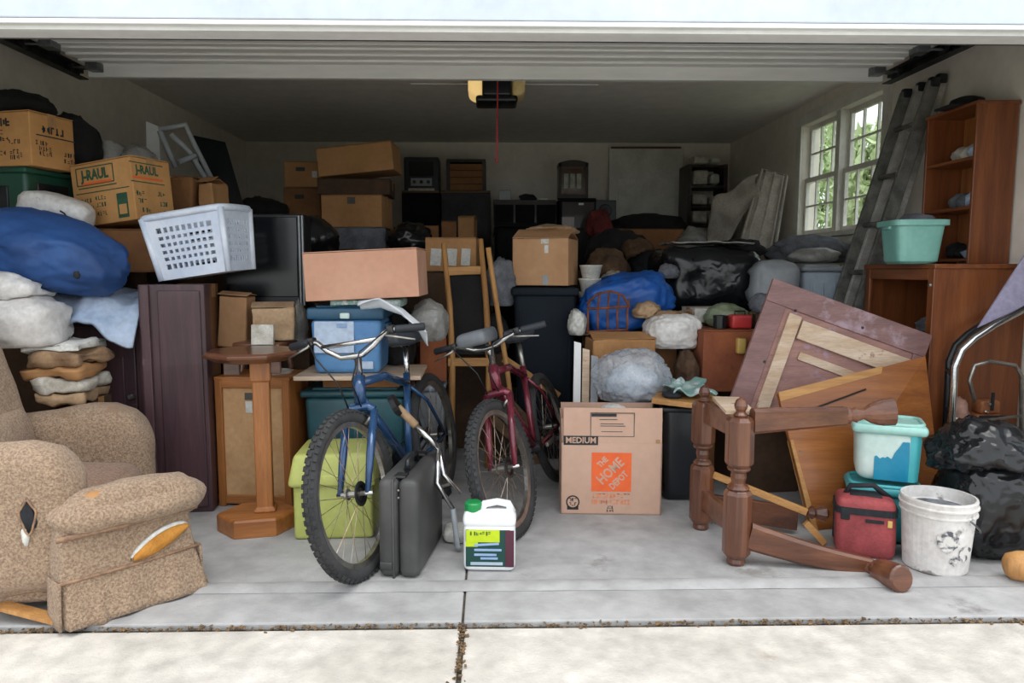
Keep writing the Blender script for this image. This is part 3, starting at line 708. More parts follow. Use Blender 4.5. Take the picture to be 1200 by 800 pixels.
# dark green crate with moving box A
c, w_, h = PR(-58, 38, 203, 250, 3.72)
g = thing('green_crate', 'dark green plastic crate under the upper moving box by the left wall', 'crate', (c.x+.0, 3.90, c.z-.03), R(-8))
MB().rbox((0, 0, .13), (.46, .36, .24), .03, 2, 3).obj('body', 'darkgreen', g, smooth=True); MB().rbox((0, 0, .245), (.49, .39, .03), .012, 1, 2).obj('rim', 'darkgreen', g, smooth=True)
MB().rbox((-.02, -.178, .10), (.30, .02, .14), .008, 1, 2).obj('label_recess', 'blackplas', g, smooth=True); MB().rbox((.228, 0, .12), (.02, .22, .14), .008, 1, 2).obj('end_grille', 'blackplas', g, smooth=True)
gz = c.z-.03
under(c.x+.05, 3.97, gz, .5, .44, ['carton on the floor beneath the dark green crate', 'second carton up beneath the dark green crate', 'third carton up beneath the dark green crate'], ['carddark', 'cardbrown'])
p0 = W(38, 200, 3.66)
rzA = R(38); wA, dA, hA = .44, .27, .27
# near vertical edge of box A is its front right corner
off = Euler((0, 0, rzA)).to_matrix() @ Vector((-wA/2, dA/2, 0))
rzA = R(-14); off = Euler((0, 0, rzA)).to_matrix() @ Vector((-wA/2, dA/2, 0))
bxA = carton('tan moving box with dark printing on the green crate by the left wall', (p0.x+off.x, p0.y+off.y, gz+.262), (wA, dA, hA), rzA, 'carduhaul', group='printed moving boxes')
def prints(bx, wA, dA, hA, big):
    f = -dA/2-.0012
    if big:
        # framed name panel and panels of green print on the front
        lettering(bx, 'J-RAUL', .072, 'inkgreen', (-.04, f, hA*.79), wid=.19, bold=.003)
        b = MB(); x0, x1, z0, z1 = -.165, .085, hA*.645, hA*.92
        for (xx, zz, ww, hh) in (((x0+x1)/2, z1, x1-x0, .006), ((x0+x1)/2, z0, x1-x0, .006), (x0, (z0+z1)/2, .006, z1-z0), (x1, (z0+z1)/2, .006, z1-z0)): b.box((xx, f, zz), (ww, .0012, hh))
        b.obj('printed_frame', 'inkgreen', bx); MB().box((-.03, f, hA*.665), (.2, .0012, .012)).obj('printed_stripe', 'inkorange', bx)
        MB().box((-.03, f, hA*.60), (.26, .0012, .006)).obj('printed_rule', 'inkgreen', bx); MB().box((.0, f, hA*.52), (.36, .0012, .005)).obj('printed_rule', 'inkgreen', bx)
        MB().box((.125, f, hA*.25), (.07, .0012, .125)).obj('printed_panel', 'inkgreen', bx); MB().box((.125, f-.0008, hA*.19), (.05, .0012, .05)).obj('printed_panel', 'carduhaul', bx)
        for (x, z) in ((-.13, .4), (-.02, .42), (-.02, .31), (-.12, .29), (-.02, .17), (-.12, .17)): scribble(bx, x*.9, f, hA*z, .075, .022, 'inkgreen', int(z*100))
        xs = wA/2+.0012
        lettering(bx, 'J-RAUL', .06, 'inkgreen', (xs, -.03, hA*.79), (PI/2, 0, PI/2), wid=.15, bold=.002)
        MB().box((xs, -.03, hA*.665), (.0012, .2, .01)).obj('printed_stripe', 'inkorange', bx)
        for z in (.9, .60): MB().box((xs, -.03, hA*z), (.0012, .22, .005)).obj('printed_rule', 'inkgreen', bx)
        for k, (y, z) in enumerate(((-.09, .42), (.05, .44), (-.08, .3), (.06, .28), (-.06, .16), (.08, .14))): scribble(bx, xs, y, hA*z, .06, .024, 'inkgreen', k, side=True)
    else:
        scribble(bx, .03, f, hA*.80, .15, .04, 'inkblack', 1, bold=2)
        for k, (x, z) in enumerate(((.02, .62), (.05, .50), (.12, .44), (.03, .24), (.13, .26), (.13, .16))): scribble(bx, x, f, hA*z, .08, .022, 'inkblack', k+3)
        xs = wA/2+.0012
        scribble(bx, xs, 0, hA*.70, .14, .035, 'inkblack', 9, side=True, bold=2); MB().box((xs, .02, hA*.58), (.0012, .24, .006)).obj('printed_rule', 'inkblack', bx)
        for k, (y, z) in enumerate(((-.07, .44), (-.05, .34), (-.05, .25), (.1, .3), (.1, .18))): scribble(bx, xs, y, hA*z, .08, .022, 'inkblack', k+20, side=True)
prints(bxA, wA, dA, hA, False)
# box B
p0 = W(161, 261, 3.72); rzB = R(-20); wB, dB, hB = .41, .26, .325
off = Euler((0, 0, rzB)).to_matrix() @ Vector((-wB/2, dB/2, 0))
bxB = carton('tan moving box with green lettering and an orange stripe beside the laundry basket', (p0.x+off.x, p0.y+off.y, p0.z), (wB, dB, hB), (0, R(-5), rzB), 'carduhaul', group='printed moving boxes')
prints(bxB, wB, dB, hB, True)
cx, cy_ = p0.x+off.x, p0.y+off.y
carton('scuffed brown carton under the green lettered moving box', (cx+.0, cy_+.04, p0.z-.25), (.34, .28, .225), R(10), 'cardbrown', crush=.008, seed=4)
under(cx+.04, cy_+.05, p0.z-.236, .4, .36, ['lowest carton of the pile behind the pale blue sheet', 'middle carton of the pile behind the pale blue sheet', 'upper carton of the pile behind the pale blue sheet'])
# black bags and grey bags behind
under(-2.25, 4.12, 1.62, .4, .3, ['dusty carton on the floor by the left wall', 'second dusty carton up by the left wall', 'third dusty carton up by the left wall', 'dusty carton carrying the black refuse sacks'])
def wbag(label, px0, px1, py0, py1, d, dep, m, **k): return pbag('refuse_sack', label, 'sack', px0, px1, py0, py1, d, dep, m, **k)
wbag('big black refuse sack heaped highest by the left wall', -40, 60, 108, 141, 3.78, .26, 'blackcloth', seed=31, wr=.1)
wbag('black refuse sack slumped right of the highest one', 52, 116, 138, 205, 3.98, .3, 'blackcloth', seed=32, wr=.12)
wbag('crumpled grey plastic sack between black sacks and white chair frame', 104, 152, 166, 205, 4.2, .3, 'greybag', seed=33, wr=.1)
wbag('small dull grey plastic sack beside the white chair frame', 148, 182, 172, 208, 4.25, .3, 'greybag', seed=34, wr=.1)
under(-2.05, 4.75, W(140, 206, 4.5).z, .5, .5, ['lowest carton beneath the grey plastic sacks', 'second carton beneath the grey plastic sacks', 'third carton beneath the grey plastic sacks', 'top carton beneath the grey plastic sacks'])
# paper grocery bags right of box B
for i, (x0, x1, y0, m_, lb) in enumerate(((194, 224, 206, 'cardbrown', 'crumpled brown paper grocery bag right of the lettered moving box'), (222, 252, 210, 'cardtan', 'open tan paper grocery bag between moving box and black board'))):
    c, w_, h = PR(x0+8*i, x1-3, y0, 262, 4.2); carton(lb, (c.x, 4.32+.05*i, c.z), (w_, .2, h), (0, R(3-6*i), R(4-8*i)), m_, flaps='ajar', crush=.02, seed=30+i, tapecol=None, name='paper_bag', cat='paper bag')
under(-1.84, 4.4, W(215, 262, 4.2).z, .42, .4, ['lowest carton beneath the paper grocery bags', 'middle carton beneath the paper grocery bags', 'top carton beneath the paper grocery bags'])
# white broken chair frame
D = 4.55
t = thing('chair_frame', 'broken white plastic chair frame lying on the heap by the left wall', 'chair frame', W(212, 205, D))
for pts in ([(186, 152), (217, 146), (228, 170), (248, 210)], [(187, 153), (206, 196)], [(200, 157), (222, 178), (240, 208)], [(210, 190), (230, 182)]):
    MB().tube([W(x, y, D+.05*i) for i, (x, y) in enumerate(pts)], .018, 6).obj('frame_bar', 'greyplas', t, smooth=True, world=True)
MB().slab([W(172, 200, D+.1), W(188, 200, D+.1), W(186, 148, D+.15), W(171, 142, D+.15)], .02).obj('splat', 'greytrim', t, world=True)
# black board leaning
q = [W(248, 262, 4.7), W(292, 262, 4.75), W(264, 166, 5.0), W(226, 158, 5.0)]
tag(MB().slab(q, .03).obj('panel_board', 'blackplas', bevel=.004), 'thin black board leaning against the heap behind the laundry basket', 'board')
under(-1.62, 5.0, W(270, 262, 4.7).z-.01, .5, .5, ['lowest carton beneath the leaning black board', 'middle carton beneath the leaning black board', 'top carton beneath the leaning black board'])

# tall dark panel (a boxed wooden shutter door standing on end)
c, w_, h = PR(181, 257, 338, 606, 3.50)
t = thing('shutter_door', 'tall dark mahogany cabinet door panel standing on end beside the wooden speaker cabinet', 'panel', (c.x-.036, 3.50+.06, 0), R(6))
MB().box((0, 0, h/2), (w_*.96, .10, h)).obj('body', 'mahog', t, bevel=.006)
MB().box((-w_*.38, -.058, h/2), (.045, .02, h)).obj('edge_stile', 'mahog', t, bevel=.006); MB().box((.035, -.053, h/2), (w_*.62, .012, h-.06)).obj('raised_panel', 'mahog', t, bevel=.006)
panz = h
# laundry basket
def basket():
    c = W(222, 300, 3.5); t = thing('laundry_basket', 'white plastic laundry basket with square holes perched on the dark panel', 'laundry basket', (c.x+.01, 3.70, panz+.045), (R(2), R(-8), R(-9)))
    w_, d, h = .42, .29, .31; tp = .86
    def P_(face, u, v):           # u in -1..1, v in 0..1
        f = tp+(1-tp)*v; z = h*v
        if face == 0: return Vector((u*w_/2*f, -d/2*f, z))
        if face == 1: return Vector((w_/2*f, u*d/2*f, z))
        if face == 2: return Vector((-u*w_/2*f, d/2*f, z))
        return Vector((-w_/2*f, -u*d/2*f, z))
    for face in range(4):
        b = MB(); nu = 9 if face % 2 == 0 else 8
        def strip(u0, u1, v0, v1): b.add([P_(face, u0, v0), P_(face, u1, v0), P_(face, u1, v1), P_(face, u0, v1)], [(0, 1, 2, 3)])
        us = [-.72+1.44*i/nu for i in range(nu+1)]; vs_ = [.16+.66*i/6 for i in range(7)]
        strip(-1, 1, 0, vs_[0]); strip(-1, 1, vs_[-1], 1); strip(-1, us[0], vs_[0], vs_[-1]); strip(us[-1], 1, vs_[0], vs_[-1])
        for i, u in enumerate(us[1:-1]): strip(u-.032, u+.032, vs_[0], vs_[-1])
        for v in vs_[1:-1]:
            for i in range(nu):
                strip(us[i]+(.032 if i else 0), us[i+1]-(.032 if i < nu-1 else 0), v-.028, v+.028)
        b.obj('perforated_side', 'basket', t, solid=.006)
    MB().rbox((0, 0, .006), (w_*tp, d*tp, .012), .005, 2, 2).obj('bottom', 'basket', t, smooth=True)
    for (a, b_) in ((0, 0), (1, 0), (2, 0), (3, 0)): MB().tube([P_(a, -1, 0), P_(a, -1, 1)], .016, 8).obj('corner_post', 'basket', t, smooth=True)
    rim = [P_(0, -1, 1), P_(0, 1, 1), P_(2, -1, 1), P_(2, 1, 1)]
    pts = []
    for k in range(40):
        a = 2*PI*k/40; cx = math.copysign(abs(math.cos(a))**.3, math.cos(a)); sy = math.copysign(abs(math.sin(a))**.3, math.sin(a)); pts.append((cx*(w_/2+.01), sy*(d/2+.01), h))
    MB().tube(pts, .017, 8, closed=True).obj('rim', 'basket', t, smooth=True)
basket()
under(-1.62, 3.85, panz+.0, .5, .38, ['carton on the floor behind the tall dark panel', 'middle carton behind the tall dark panel', 'carton carrying the white laundry basket'], 'cardbrown')
# black television on a stack
c, w_, h = PR(268, 352, 250, 360, 3.95)
under(c.x, 4.2, c.z, .42, .4, ['carton on the floor beneath the black television', 'middle carton beneath the black television', 'carton carrying the black television'])
t = thing('television', 'black boxy television beside the white laundry basket', 'television', (c.x+.0, 4.12, c.z), R(-3))
MB().box((0, -.06, h/2), (w_*1.15, .14, h)).obj('cabinet', 'blackplas', t, bevel=.008); MB().box((-.01, -.135, h/2+.02), (w_*1.02, .012, h*.86)).obj('screen', 'screenblack', t, bevel=.004)
MB().box((w_*.52, -.137, h/2), (.006, .012, h*.96)).obj('bezel_strip', 'greyplas', t); MB().box((w_*.565, -.137, h/2), (.006, .012, h*.96)).obj('bezel_strip', 'greyplas', t)
for k in range(3): MB().lathe([(.008, 0), (.006, .006)], 8, Matrix.Translation((w_*(.1+.1*k), -.135, .02)) @ Matrix.Rotation(PI/2, 4, 'X')).obj('knob', 'greyplas', t)
# torn brown paper sacks under the basket
c, w_, h = PR(250, 286, 345, 408, 3.80); carton('torn tan cardboard carton standing behind the dark panel', (c.x+.01, 3.88, c.z), (w_, .12, h), (0, R(4), R(-6)), 'card', flaps='ajar', crush=.012, seed=21, tapecol=None)
under(c.x, 3.90, c.z, w_*.9, .15, ['carton under the torn tan cardboard carton'])
c, w_, h = PR(292, 340, 368, 408, 3.66); carton('crumpled brown paper bag open on the stool behind the pedestal stand', (c.x, 3.75, .852), (w_, .15, h), (0, 0, R(12)), 'paperbag', flaps='ajar', crush=.022, seed=24, tapecol=None, name='paper_bag', cat='paper bag')
c2 = W(308, 392, 3.60); tag(MB().box((c2.x, 3.60, c2.z), (.11, .02, .10), (R(-8), 0, 0)).obj('paper_carton', 'booklet'), 'small pale paper carton leaning on the crumpled paper bag', 'carton')
# wooden speaker cabinet
c, w_, h = PR(240, 324, 450, 607, 3.48)
t = thing('wooden_cabinet', 'honey wood cabinet with tan back panel behind the pedestal stand', 'cabinet', (c.x+.05, 3.59+.16, 0), R(-5))
w_ = .385; h = .66; d = .28
MB().box((0, .005, h/2+.01), (w_-.02, d-.03, h-.03)).obj('body', 'honey', t)
MB().box((0, -d/2+.006, h/2), (w_-.05, .008, h-.06)).obj('back_panel', 'backpanel', t)
for sx in (-1, 1): MB().box((sx*(w_/2-.018), -d/2, h/2), (.036, .03, h)).obj('stile', 'honey', t, bevel=.003)
for z in (.035, h-.02): MB().box((0, -d/2+.001, z), (w_-.07, .026, .045)).obj('rail', 'honeyx', t, bevel=.003)
for sx in (-1, 1): MB().box((sx*(w_/2-.008), 0, h/2), (.018, d, h-.01)).obj('side_panel', 'honey', t, bevel=.003)
MB().box((0, 0, h+.006), (w_+.01, d+.02, .018)).obj('top', 'honeyx', t, bevel=.004)
for sx in (-1, 1): MB().box((sx*(w_/2-.018), d/2-.02, .02), (.036, .036, .04)).obj('foot', 'honey', t)
tg = MB().box((-.02, -d/2-.004, h-.14), (.035, .003, .06)).obj('paper_tag', 'label', t); MB().box((-.02, -d/2-.004, h-.085), (.04, .004, .035)).obj('tag_clip', 'inkgrey', tg)
MB().lathe([(.09, 0), (.10, .012), (.085, .012), (.08, .004)], 24, Matrix.Translation((.06, 0, h+.016))).obj('round_inset', 'booklet', t)
# small stool between pedestal and bike
p = W(302, 452, 3.58)
t = thing('low_stool', 'small dark wood stool standing on the honey wood cabinet', 'stool', (p.x, 3.73, .696), R(-10))
MB().rbox((0, 0, .135), (.26, .22, .03), .012, 1, 2).obj('seat', 'brownturnx', t, smooth=True)
for sx in (-1, 1):
    for sy in (-1, 1): MB().tube([(sx*.10, sy*.08, 0), (sx*.085, sy*.065, .125)], .014, 8).obj('leg', 'brownturn', t)
# pedestal stand
b0 = G(303, 618)
t = thing('pedestal_stand', 'wooden pedestal stand with octagonal top and stepped base', 'stand', (b0.x-.0, b0.y, 0), R(12))
MB().lathe([(.185, 0), (.185, .075), (.174, .085)], 6, None, sy=.85, off=0).obj('base', 'honeyx', t, bevel=.004)
MB().lathe([(.07, .085), (.07, .10), (.053, .105), (.053, .70), (.064, .71), (.064, .80)], 4, Matrix.Translation((.035, 0, 0)), off=PI/4).obj('column', 'honey', t, bevel=.006)
MB().lathe([(.16, .80), (.215, .825), (.22, .838), (.205, .848)], 8, None, off=PI/8).obj('top', 'brownturnx', t, bevel=.003)
for sx in (-1, 1): MB().box((sx*.09, 0, .765), (.07, .05, .06)).obj('top_bracket', 'brownturnx', t, bevel=.004)

# ============================================================ CENTRE LEFT: totes, long box
# boards on trestle of totes
ptote('teal storage tote with lid under the shelf board behind the blue bicycle', 357, 478, 458, 605, 3.66, .36, m='tealplas', lid='tealplas', taper=.9)
tzt = W(400, 458, 3.66).z
c, w_, h = PR(343, 492, 432, 446, 3.56)
tag(MB().box((c.x, 3.78, c.z+.012), (w_, .44, .022), (0, R(0), R(1))).obj('shelf_board', 'rawwood', bevel=.003), 'pale wooden board lying across the teal tote', 'board')
zb = c.z+.024
carton('flat carton between the teal tote and the wooden board', (c.x, 3.84, tzt+.013), (.4, .3, max(.02, c.z-tzt-.014)), 0, 'cardbrown', tapecol=None)
t = ptote('bright blue storage tote with paper label and dark lid behind the handlebars', 362, 450, 352, 430, 3.62, .34, m='blueplas', lid='bluelid', taper=.92, ribs=False, lidh=.06)
t.location.z = zb
MB().box((-.06, -.167, .19), (.20, .003, .16), (R(-4), 0, 0)).obj('paper_label', 'sheetblue', t); MB().box((-.02, -.170, .25), (.05, .003, .02), (R(-4), 0, 0)).obj('printed_block', 'jugblue', t); MB().rbox((.10, -.16, .045), (.07, .01, .04), .004, 1, 2).obj('moulded_badge', 'sheetblue', t)
MB().rbox((.0, -.185, .30), (.05, .02, .03), .008, 1, 2).obj('lid_latch', 'aquapale', t)
blz = zb+PR(362, 450, 352, 430, 3.62)[2]
pbag('plastic_bag', 'limp pale plastic bag hanging beside the blue tote', 'bag', 344, 360, 352, 410, 3.92, .12, 'greybag', seed=61, wr=.12)
c, w_, h = PR(358, 493, 289, 347, 3.56)
bx = carton('long smooth pinkish cardboard box lying on the blue tote', (c.x, 3.56+.19, blz+.046), (w_, .36, h), (0, R(-2.6), R(-2)), 'cardpink', tapecol=None, name='long_cardboard_box')
tag(MB().rbox((c.x+.0, 3.76, blz+.022), (.36, .3, .044), .015, 2, 2, amp=.003).obj('folded_towel', 'clothmix', smooth=True), 'folded towel pressed between blue tote and long pinkish box', 'towel')
# white plastic sheet and rubbish between the tote and the wooden chair
q = [(420, 358), (445, 354), (470, 362), (490, 378), (500, 392)]
b = MB(); pts = [W(x, y, 3.50-.0*i) for i, (x, y) in enumerate(q)]
def wsh(u, v):
    i = min(3, int(u*4)); f = u*4-i; p = pts[i].lerp(pts[i+1], f); return (p.x, 3.48+.09*v, p.z+.02*math.sin(v*5+u*7)-.05*v*u)
tag(b.grid(wsh, 24, 10).obj('plastic_sheet', 'whiteplas', smooth=True, solid=.006), 'curled white plastic sheet draped over the right end of the blue tote', 'sheet')
pbag('plastic_bag', 'grey and white plastic bag bulging right of the blue tote', 'bag', 482, 524, 354, 398, 3.75, .28, 'greybag', seed=62, wr=.1)
pbag('cloth_bundle', 'black cloth bundle between the blue tote and the plastic bag', 'bundle', 450, 486, 358, 430, 3.92, .24, 'blackcloth', seed=63, wr=.1)
carton('small printed carton standing behind the handlebars under the plastic bag', W(504, 450, 4.22)+Vector((0, .12, .01)), (.16, .18, W(508, 398, 4.22).z-W(508, 452, 4.22).z), R(12), 'cardred')
ptote('grey tote on the floor behind the rear wheel of the blue bicycle', 486, 522, 452, 585, 4.22, .24, m='greyplas', lid='lightgreyblue', taper=.92)
# chartreuse bin
c, w_, h = PR(349, 446, 540, 641, 3.12)
t = thing('chartreuse_bin', 'chartreuse plastic bin with overhanging lid behind the knobby front wheel', 'storage bin', (c.x-.035, 3.12+.17, 0), R(3))
hb = h*.66
MB().rbox((0, 0, hb/2), (w_*.96, .30, hb), .02, 2, 3).obj('body', 'chart', t, smooth=True)
def lidf(o): f = 1-.12*max(0, (o.z+.06)/.12); o.x *= f; o.y *= f; return o
MB().rbox((0, 0, hb+h*.15), (w_*1.06, .36, h*.38), .025, 3, 3, fn=lidf).obj('lid', 'chart', t, smooth=True)
MB().rbox((0, -.17, hb+.02), (.09, .02, .05), .008, 1, 2).obj('latch', 'chart', t, smooth=True)
# ============================================================ BICYCLES
def wheel(par, name, hub, Rw, mt, steer=None, knob=True, tire='rubber', tw=.026):
    """wheel in the local xz plane of the bicycle; the rim is the part, the rest are its sub-parts"""
    X = Matrix.Translation(hub)
    if steer is not None: X = steer @ X
    def put(b, nm, m, pr, **k):
        b.v = [tuple(X @ Vector(p)) for p in b.v]; return b.obj(nm, m, pr, **k)
    def ring(r_, n=40): return [(r_*math.cos(2*PI*i/n), 0, r_*math.sin(2*PI*i/n)) for i in range(n)]
    rm = MB(); ri = Rw-tw*2-.004; vs_ = []; fs = []; n = 44
    for i in range(n):
        a = 2*PI*i/n
        for (rr_, y) in ((ri+.008, -.013), (ri+.008, .013), (ri-.014, .010), (ri-.014, -.010)): vs_.append((rr_*math.cos(a), y, rr_*math.sin(a)))
    for i in range(n):
        j = (i+1) % n
        for k in range(4): l = (k+1) % 4; fs.append((i*4+k, i*4+l, j*4+l, j*4+k))
    w_ = put(rm.add(vs_, fs), name, 'alloy', par, smooth=False)
    put(MB().tube(ring(Rw-tw), tw, 10, True), 'tire', tire, w_, smooth=True)
    if knob:
        b = MB(); rr = random.Random(2)
        for i in range(64):
            for j in (-1, 0, 1):
                a = 2*PI*(i+.5*(j == 0))/64; th = j*.75; rad = Rw-tw+tw*math.cos(th); y = tw*math.sin(th)
                m_ = Matrix.Rotation(-a, 4, 'Y') @ Matrix.Translation((rad, y, 0)) @ Matrix.Rotation(th, 4, 'Z')
                q = MB().box((0, 0, 0), (.010, .014, .018)); b.add(q.v, q.f, m_)
        o = put(b, 'tread_knobs', 'rubber', w_); o['kind'] = 'stuff'
    b = MB()
    for i in range(28):
        a = 2*PI*i/28; s_ = 1 if i % 2 else -1; a2 = a+(.5 if (i//2) % 2 else -.5)
        b.tube([(ri*math.cos(a), 0, ri*math.sin(a)), (.022*math.cos(a2), s_*.028, .022*math.sin(a2))], .0014, 4)
    o = put(b, 'spokes', 'rustchrome', w_); o['kind'] = 'stuff'
    put(MB().lathe([(.010, -.055), (.010, -.03), (.024, -.03), (.024, -.024), (.014, -.02), (.014, .02), (.024, .024), (.024, .03), (.010, .03), (.010, .055)], 12, Matrix.Rotation(PI/2, 4, 'X')), 'hub', 'alloy', w_, smooth=False)
    put(MB().lathe([(.05, .030), (.05, .033), (.038, .033), (.038, .030)], 20, Matrix.Rotation(-PI/2, 4, 'X')), 'brake_disc', 'darksteel', w_)
    return w_
def bike(label, rear, front, lean, steer, mt, bar, saddlem, extra=None, knobf=True, ca=35, Rw=.335, seat_z=.88, post='alloy'):
    d = front-rear; WB = d.length; yaw = math.atan2(d.y, d.x)
    t = thing('bicycle', label, 'bicycle', (rear.x, rear.y, 0), (lean, 0, yaw))
    k = WB/1.04; V = lambda x, z, y=0: Vector((x*k, y, z))
    rh, fh = V(0, Rw), Vector((WB, 0, Rw)); bb = V(.43, .29); st = V(.285, .68); hb = V(.862, .66); ht = V(.825, .80)
    ax = (ht-hb).normalized(); S = Matrix.Translation(hb) @ Matrix.Rotation(steer, 4, ax) @ Matrix.Translation(-hb)
    fr = MB(); fr.tube([hb+ax*.01, ht-ax*.02], .026, 12)
    fr.tube([ht-ax*.05, (ht+st)/2+Vector((0, 0, .0)), st-Vector((0, 0, .02))], .019, 10); fr.tube([hb+ax*.03, bb], .023, 10); fr.tube([bb, st+Vector((-.01, 0, .03))], .018, 10)
    frame = fr.obj('frame', mt, t, smooth=True)
    for s_ in (-1, 1):
        MB().tube([bb+Vector((-.02, s_*.03, 0)), V(.2, .31, s_*.05), rh+Vector((0, s_*.06, 0))], .010, 8).obj('chainstay', mt, t, smooth=True)
        MB().tube([st+Vector((0, s_*.015, -.04)), V(.16, .55, s_*.045), rh+Vector((0, s_*.06, 0))], .009, 8).obj('seatstay', mt, t, smooth=True)
    MB().lathe([(.03, -.04), (.03, .04)], 14, Matrix.Translation(bb) @ Matrix.Rotation(PI/2, 4, 'X')).obj('bottom_bracket', 'darksteel', t)
    cr = MB().lathe([(.088, .052), (.088, .056), (.06, .057), (.06, .051)], 28, Matrix.Translation(bb) @ Matrix.Rotation(PI/2, 4, 'X')).obj('chainring', 'darksteel', t)
    for s_, an in ((-1, R(ca)), (1, R(ca+180))):
        e = bb+Vector((.17*math.cos(an), s_*.08, .17*math.sin(an)))
        MB().beam(bb+Vector((0, s_*.07, 0)), e, .022, .016, (0, 1, 0)).obj('crank', 'alloy', t, bevel=.003); MB().box(e+Vector((0, s_*.05, 0)), (.09, .08, .024)).obj('pedal', 'blackplas', t, bevel=.004)
    ch = MB()
    for s_ in (-1, 1): ch.tube([bb+Vector((0, -.055, s_*.085)), rh+Vector((0, -.055, s_*.04))], .005, 5)
    ch.obj('chain', 'darksteel', t)
    MB().lathe([(.045, .034), (.045, .038), (.033, .042), (.033, .052), (.02, .054)], 18, Matrix.Translation(rh) @ Matrix.Rotation(PI/2, 4, 'X')).obj('sprocket', 'darksteel', t)
    # saddle
    sp = V(.235, seat_z); MB().tube([st+Vector((-.012, 0, 0)), sp+Vector((0, 0, -.03))], .014, 10).obj('seat_post', post, t, smooth=True)
    def sad(o):
        f = (o.x+.14)/.28; o.y *= .32+.68*(1-max(0, min(1, f)))**.8; o.z += .03*(abs(f-.5)*2)**2*.6; return o
    sd = MB().rbox(sp+Vector((.03, 0, .0)), (.28, .17, .065), .03, 7, 3, fn=sad).obj('saddle', saddlem, t, smooth=True)
    for s_ in (-1, 1): MB().tube([sp+Vector((-.07, s_*.025, -.01)), sp+Vector((0, s_*.02, -.035)), sp+Vector((.1, s_*.01, -.01))], .004, 5).obj('saddle_rail', 'alloy', sd)
    # fork turned with the steering
    def T_(b, nm, m, pr=t, **k2): b.v = [tuple(S @ Vector(p)) for p in b.v]; return b.obj(nm, m, pr, **k2)
    cr_ = hb-ax*.025
    fk = T_(MB().tube([cr_+Vector((0, -.062, 0)), cr_+Vector((0, -.04, .015)), cr_+Vector((0, .04, .015)), cr_+Vector((0, .062, 0))], .019, 8), 'fork_crown', mt, smooth=True)
    for s_ in (-1, 1): T_(MB().tube([cr_+Vector((0, s_*.062, 0)), cr_.lerp(fh, .55)+Vector((.005, s_*.062, 0)), fh+Vector((0, s_*.062, 0))], [.018, .017, .011], 10), 'fork_leg', mt, smooth=True)
    T_(MB().tube([fh+Vector((0, -.075, 0)), fh+Vector((0, .085, 0))], .008, 8), 'axle', 'chrome', smooth=True)
    for s_ in (-1, 1):
        T_(MB().tube([cr_+Vector((-.01, s_*.055, -.01)), cr_+Vector((.03, s_*.05, -.03)), cr_+Vector((.035, s_*.03, -.05))], .008, 6), 'brake_arm', 'alloy', smooth=True)
    wheel(t, 'front_wheel', fh, Rw, mt, S, knobf, 'rubber'); wheel(t, 'rear_wheel', rh, Rw, mt, None, False, 'rubber', .024)
    # handlebar: list of (lateral, up) from the clamp, mirrored
    cl = ht+ax*.07+Vector((.05, 0, 0))
    T_(MB().tube([ht-ax*.02, ht+ax*.06, cl], .016, 10), 'stem', 'chrome' if mt != 'redpaintmetal' else 'alloy', smooth=True)
    prof = bar['prof']
    pts = [cl+Vector((x, -y, z)) for (y, z, x) in reversed(prof)]+[cl+Vector((x, y, z)) for (y, z, x) in prof]
    hbr = T_(MB().tube(pts, .0115, 10), 'handlebar', 'chrome', smooth=True)
    if bar.get('cross'):
        y, z = bar['cross']; T_(MB().tube([cl+Vector((0, -y, z)), cl+Vector((0, y, z))], .0095, 8), 'crossbar', 'chrome', hbr, smooth=True)
    y1, z1, x1 = prof[-1]; y0, z0, x0 = prof[-2]; dv = Vector((x1-x0, y1-y0, z1-z0)).normalized()
    for s_ in (-1, 1):
        q = Vector((dv.x, s_*dv.y, dv.z)); e = cl+Vector((x1, s_*y1, z1))
        T_(MB().tube([e-q*.12, e-q*.11, e, e+q*.004], [.015, .017, .017, .012], 10), 'grip', 'grip', smooth=True)
        T_(MB().tube([e-q*.14, e-q*.14+Vector((.05, 0, -.02)), e-q*.02+Vector((.06, 0, -.045))], [.007, .006, .004], 6), 'brake_lever', 'alloy', smooth=True)
        T_(MB().rbox(e-q*.135, (.04, .03, .035), .008, 1, 2), 'brake_clamp', 'darksteel', smooth=True)
        T_(MB().tube([e-q*.14+Vector((.03, 0, 0)), cl+Vector((.12, s_*.10, .02)), cl+Vector((.10, s_*.03, -.10)), hb+Vector((.05, s_*.03, 0))], .0035, 5), 'cable', 'blackplas', smooth=True)
    if extra: extra(t, T_, ht, hb, cl, k)
    return t
fc = G(432, 674); rc = fc+Vector((.235, 1.02, 0))
bluebar = dict(prof=[(.01, 0, 0), (.05, .0, 0), (.11, .035, .0), (.155, .075, -.01), (.19, .085, -.02), (.315, .075, -.06)], cross=(.135, .055))
bike('blue mountain bicycle with chrome riser handlebar and knobby front tire', rc, fc, R(8.5), R(-4), 'bluepaintmetal', bluebar, 'saddle', post='chrome', ca=82)
fc = G(610, 627); rc = fc+Vector((.25, .78, 0)).normalized()*.90
redbar = dict(prof=[(.01, 0, 0), (.06, .005, 0), (.13, .035, -.01), (.2, .045, -.03), (.30, .045, -.06)])
def padded(t, T_, ht, hb, cl, k):
    def sad(o):
        f = (o.x+.13)/.26; o.y *= .45+.55*max(0, min(1, f))**.8; return o
    T_(MB().rbox(ht+Vector((.06, .0, .13)), (.26, .16, .07), .032, 6, 3, fn=sad), 'bar_saddle_pad', 'saddlegrey', t, smooth=True)
    T_(MB().tube([ht, ht+Vector((.02, 0, .11))], .014, 8), 'pad_post', 'chrome', t, smooth=True)
rb = bike('maroon bicycle with a grey pad on its stem leaning beside the blue bicycle', rc, fc, R(14), R(-6), 'redpaintmetal', redbar, 'saddle', padded, Rw=.32, ca=0)
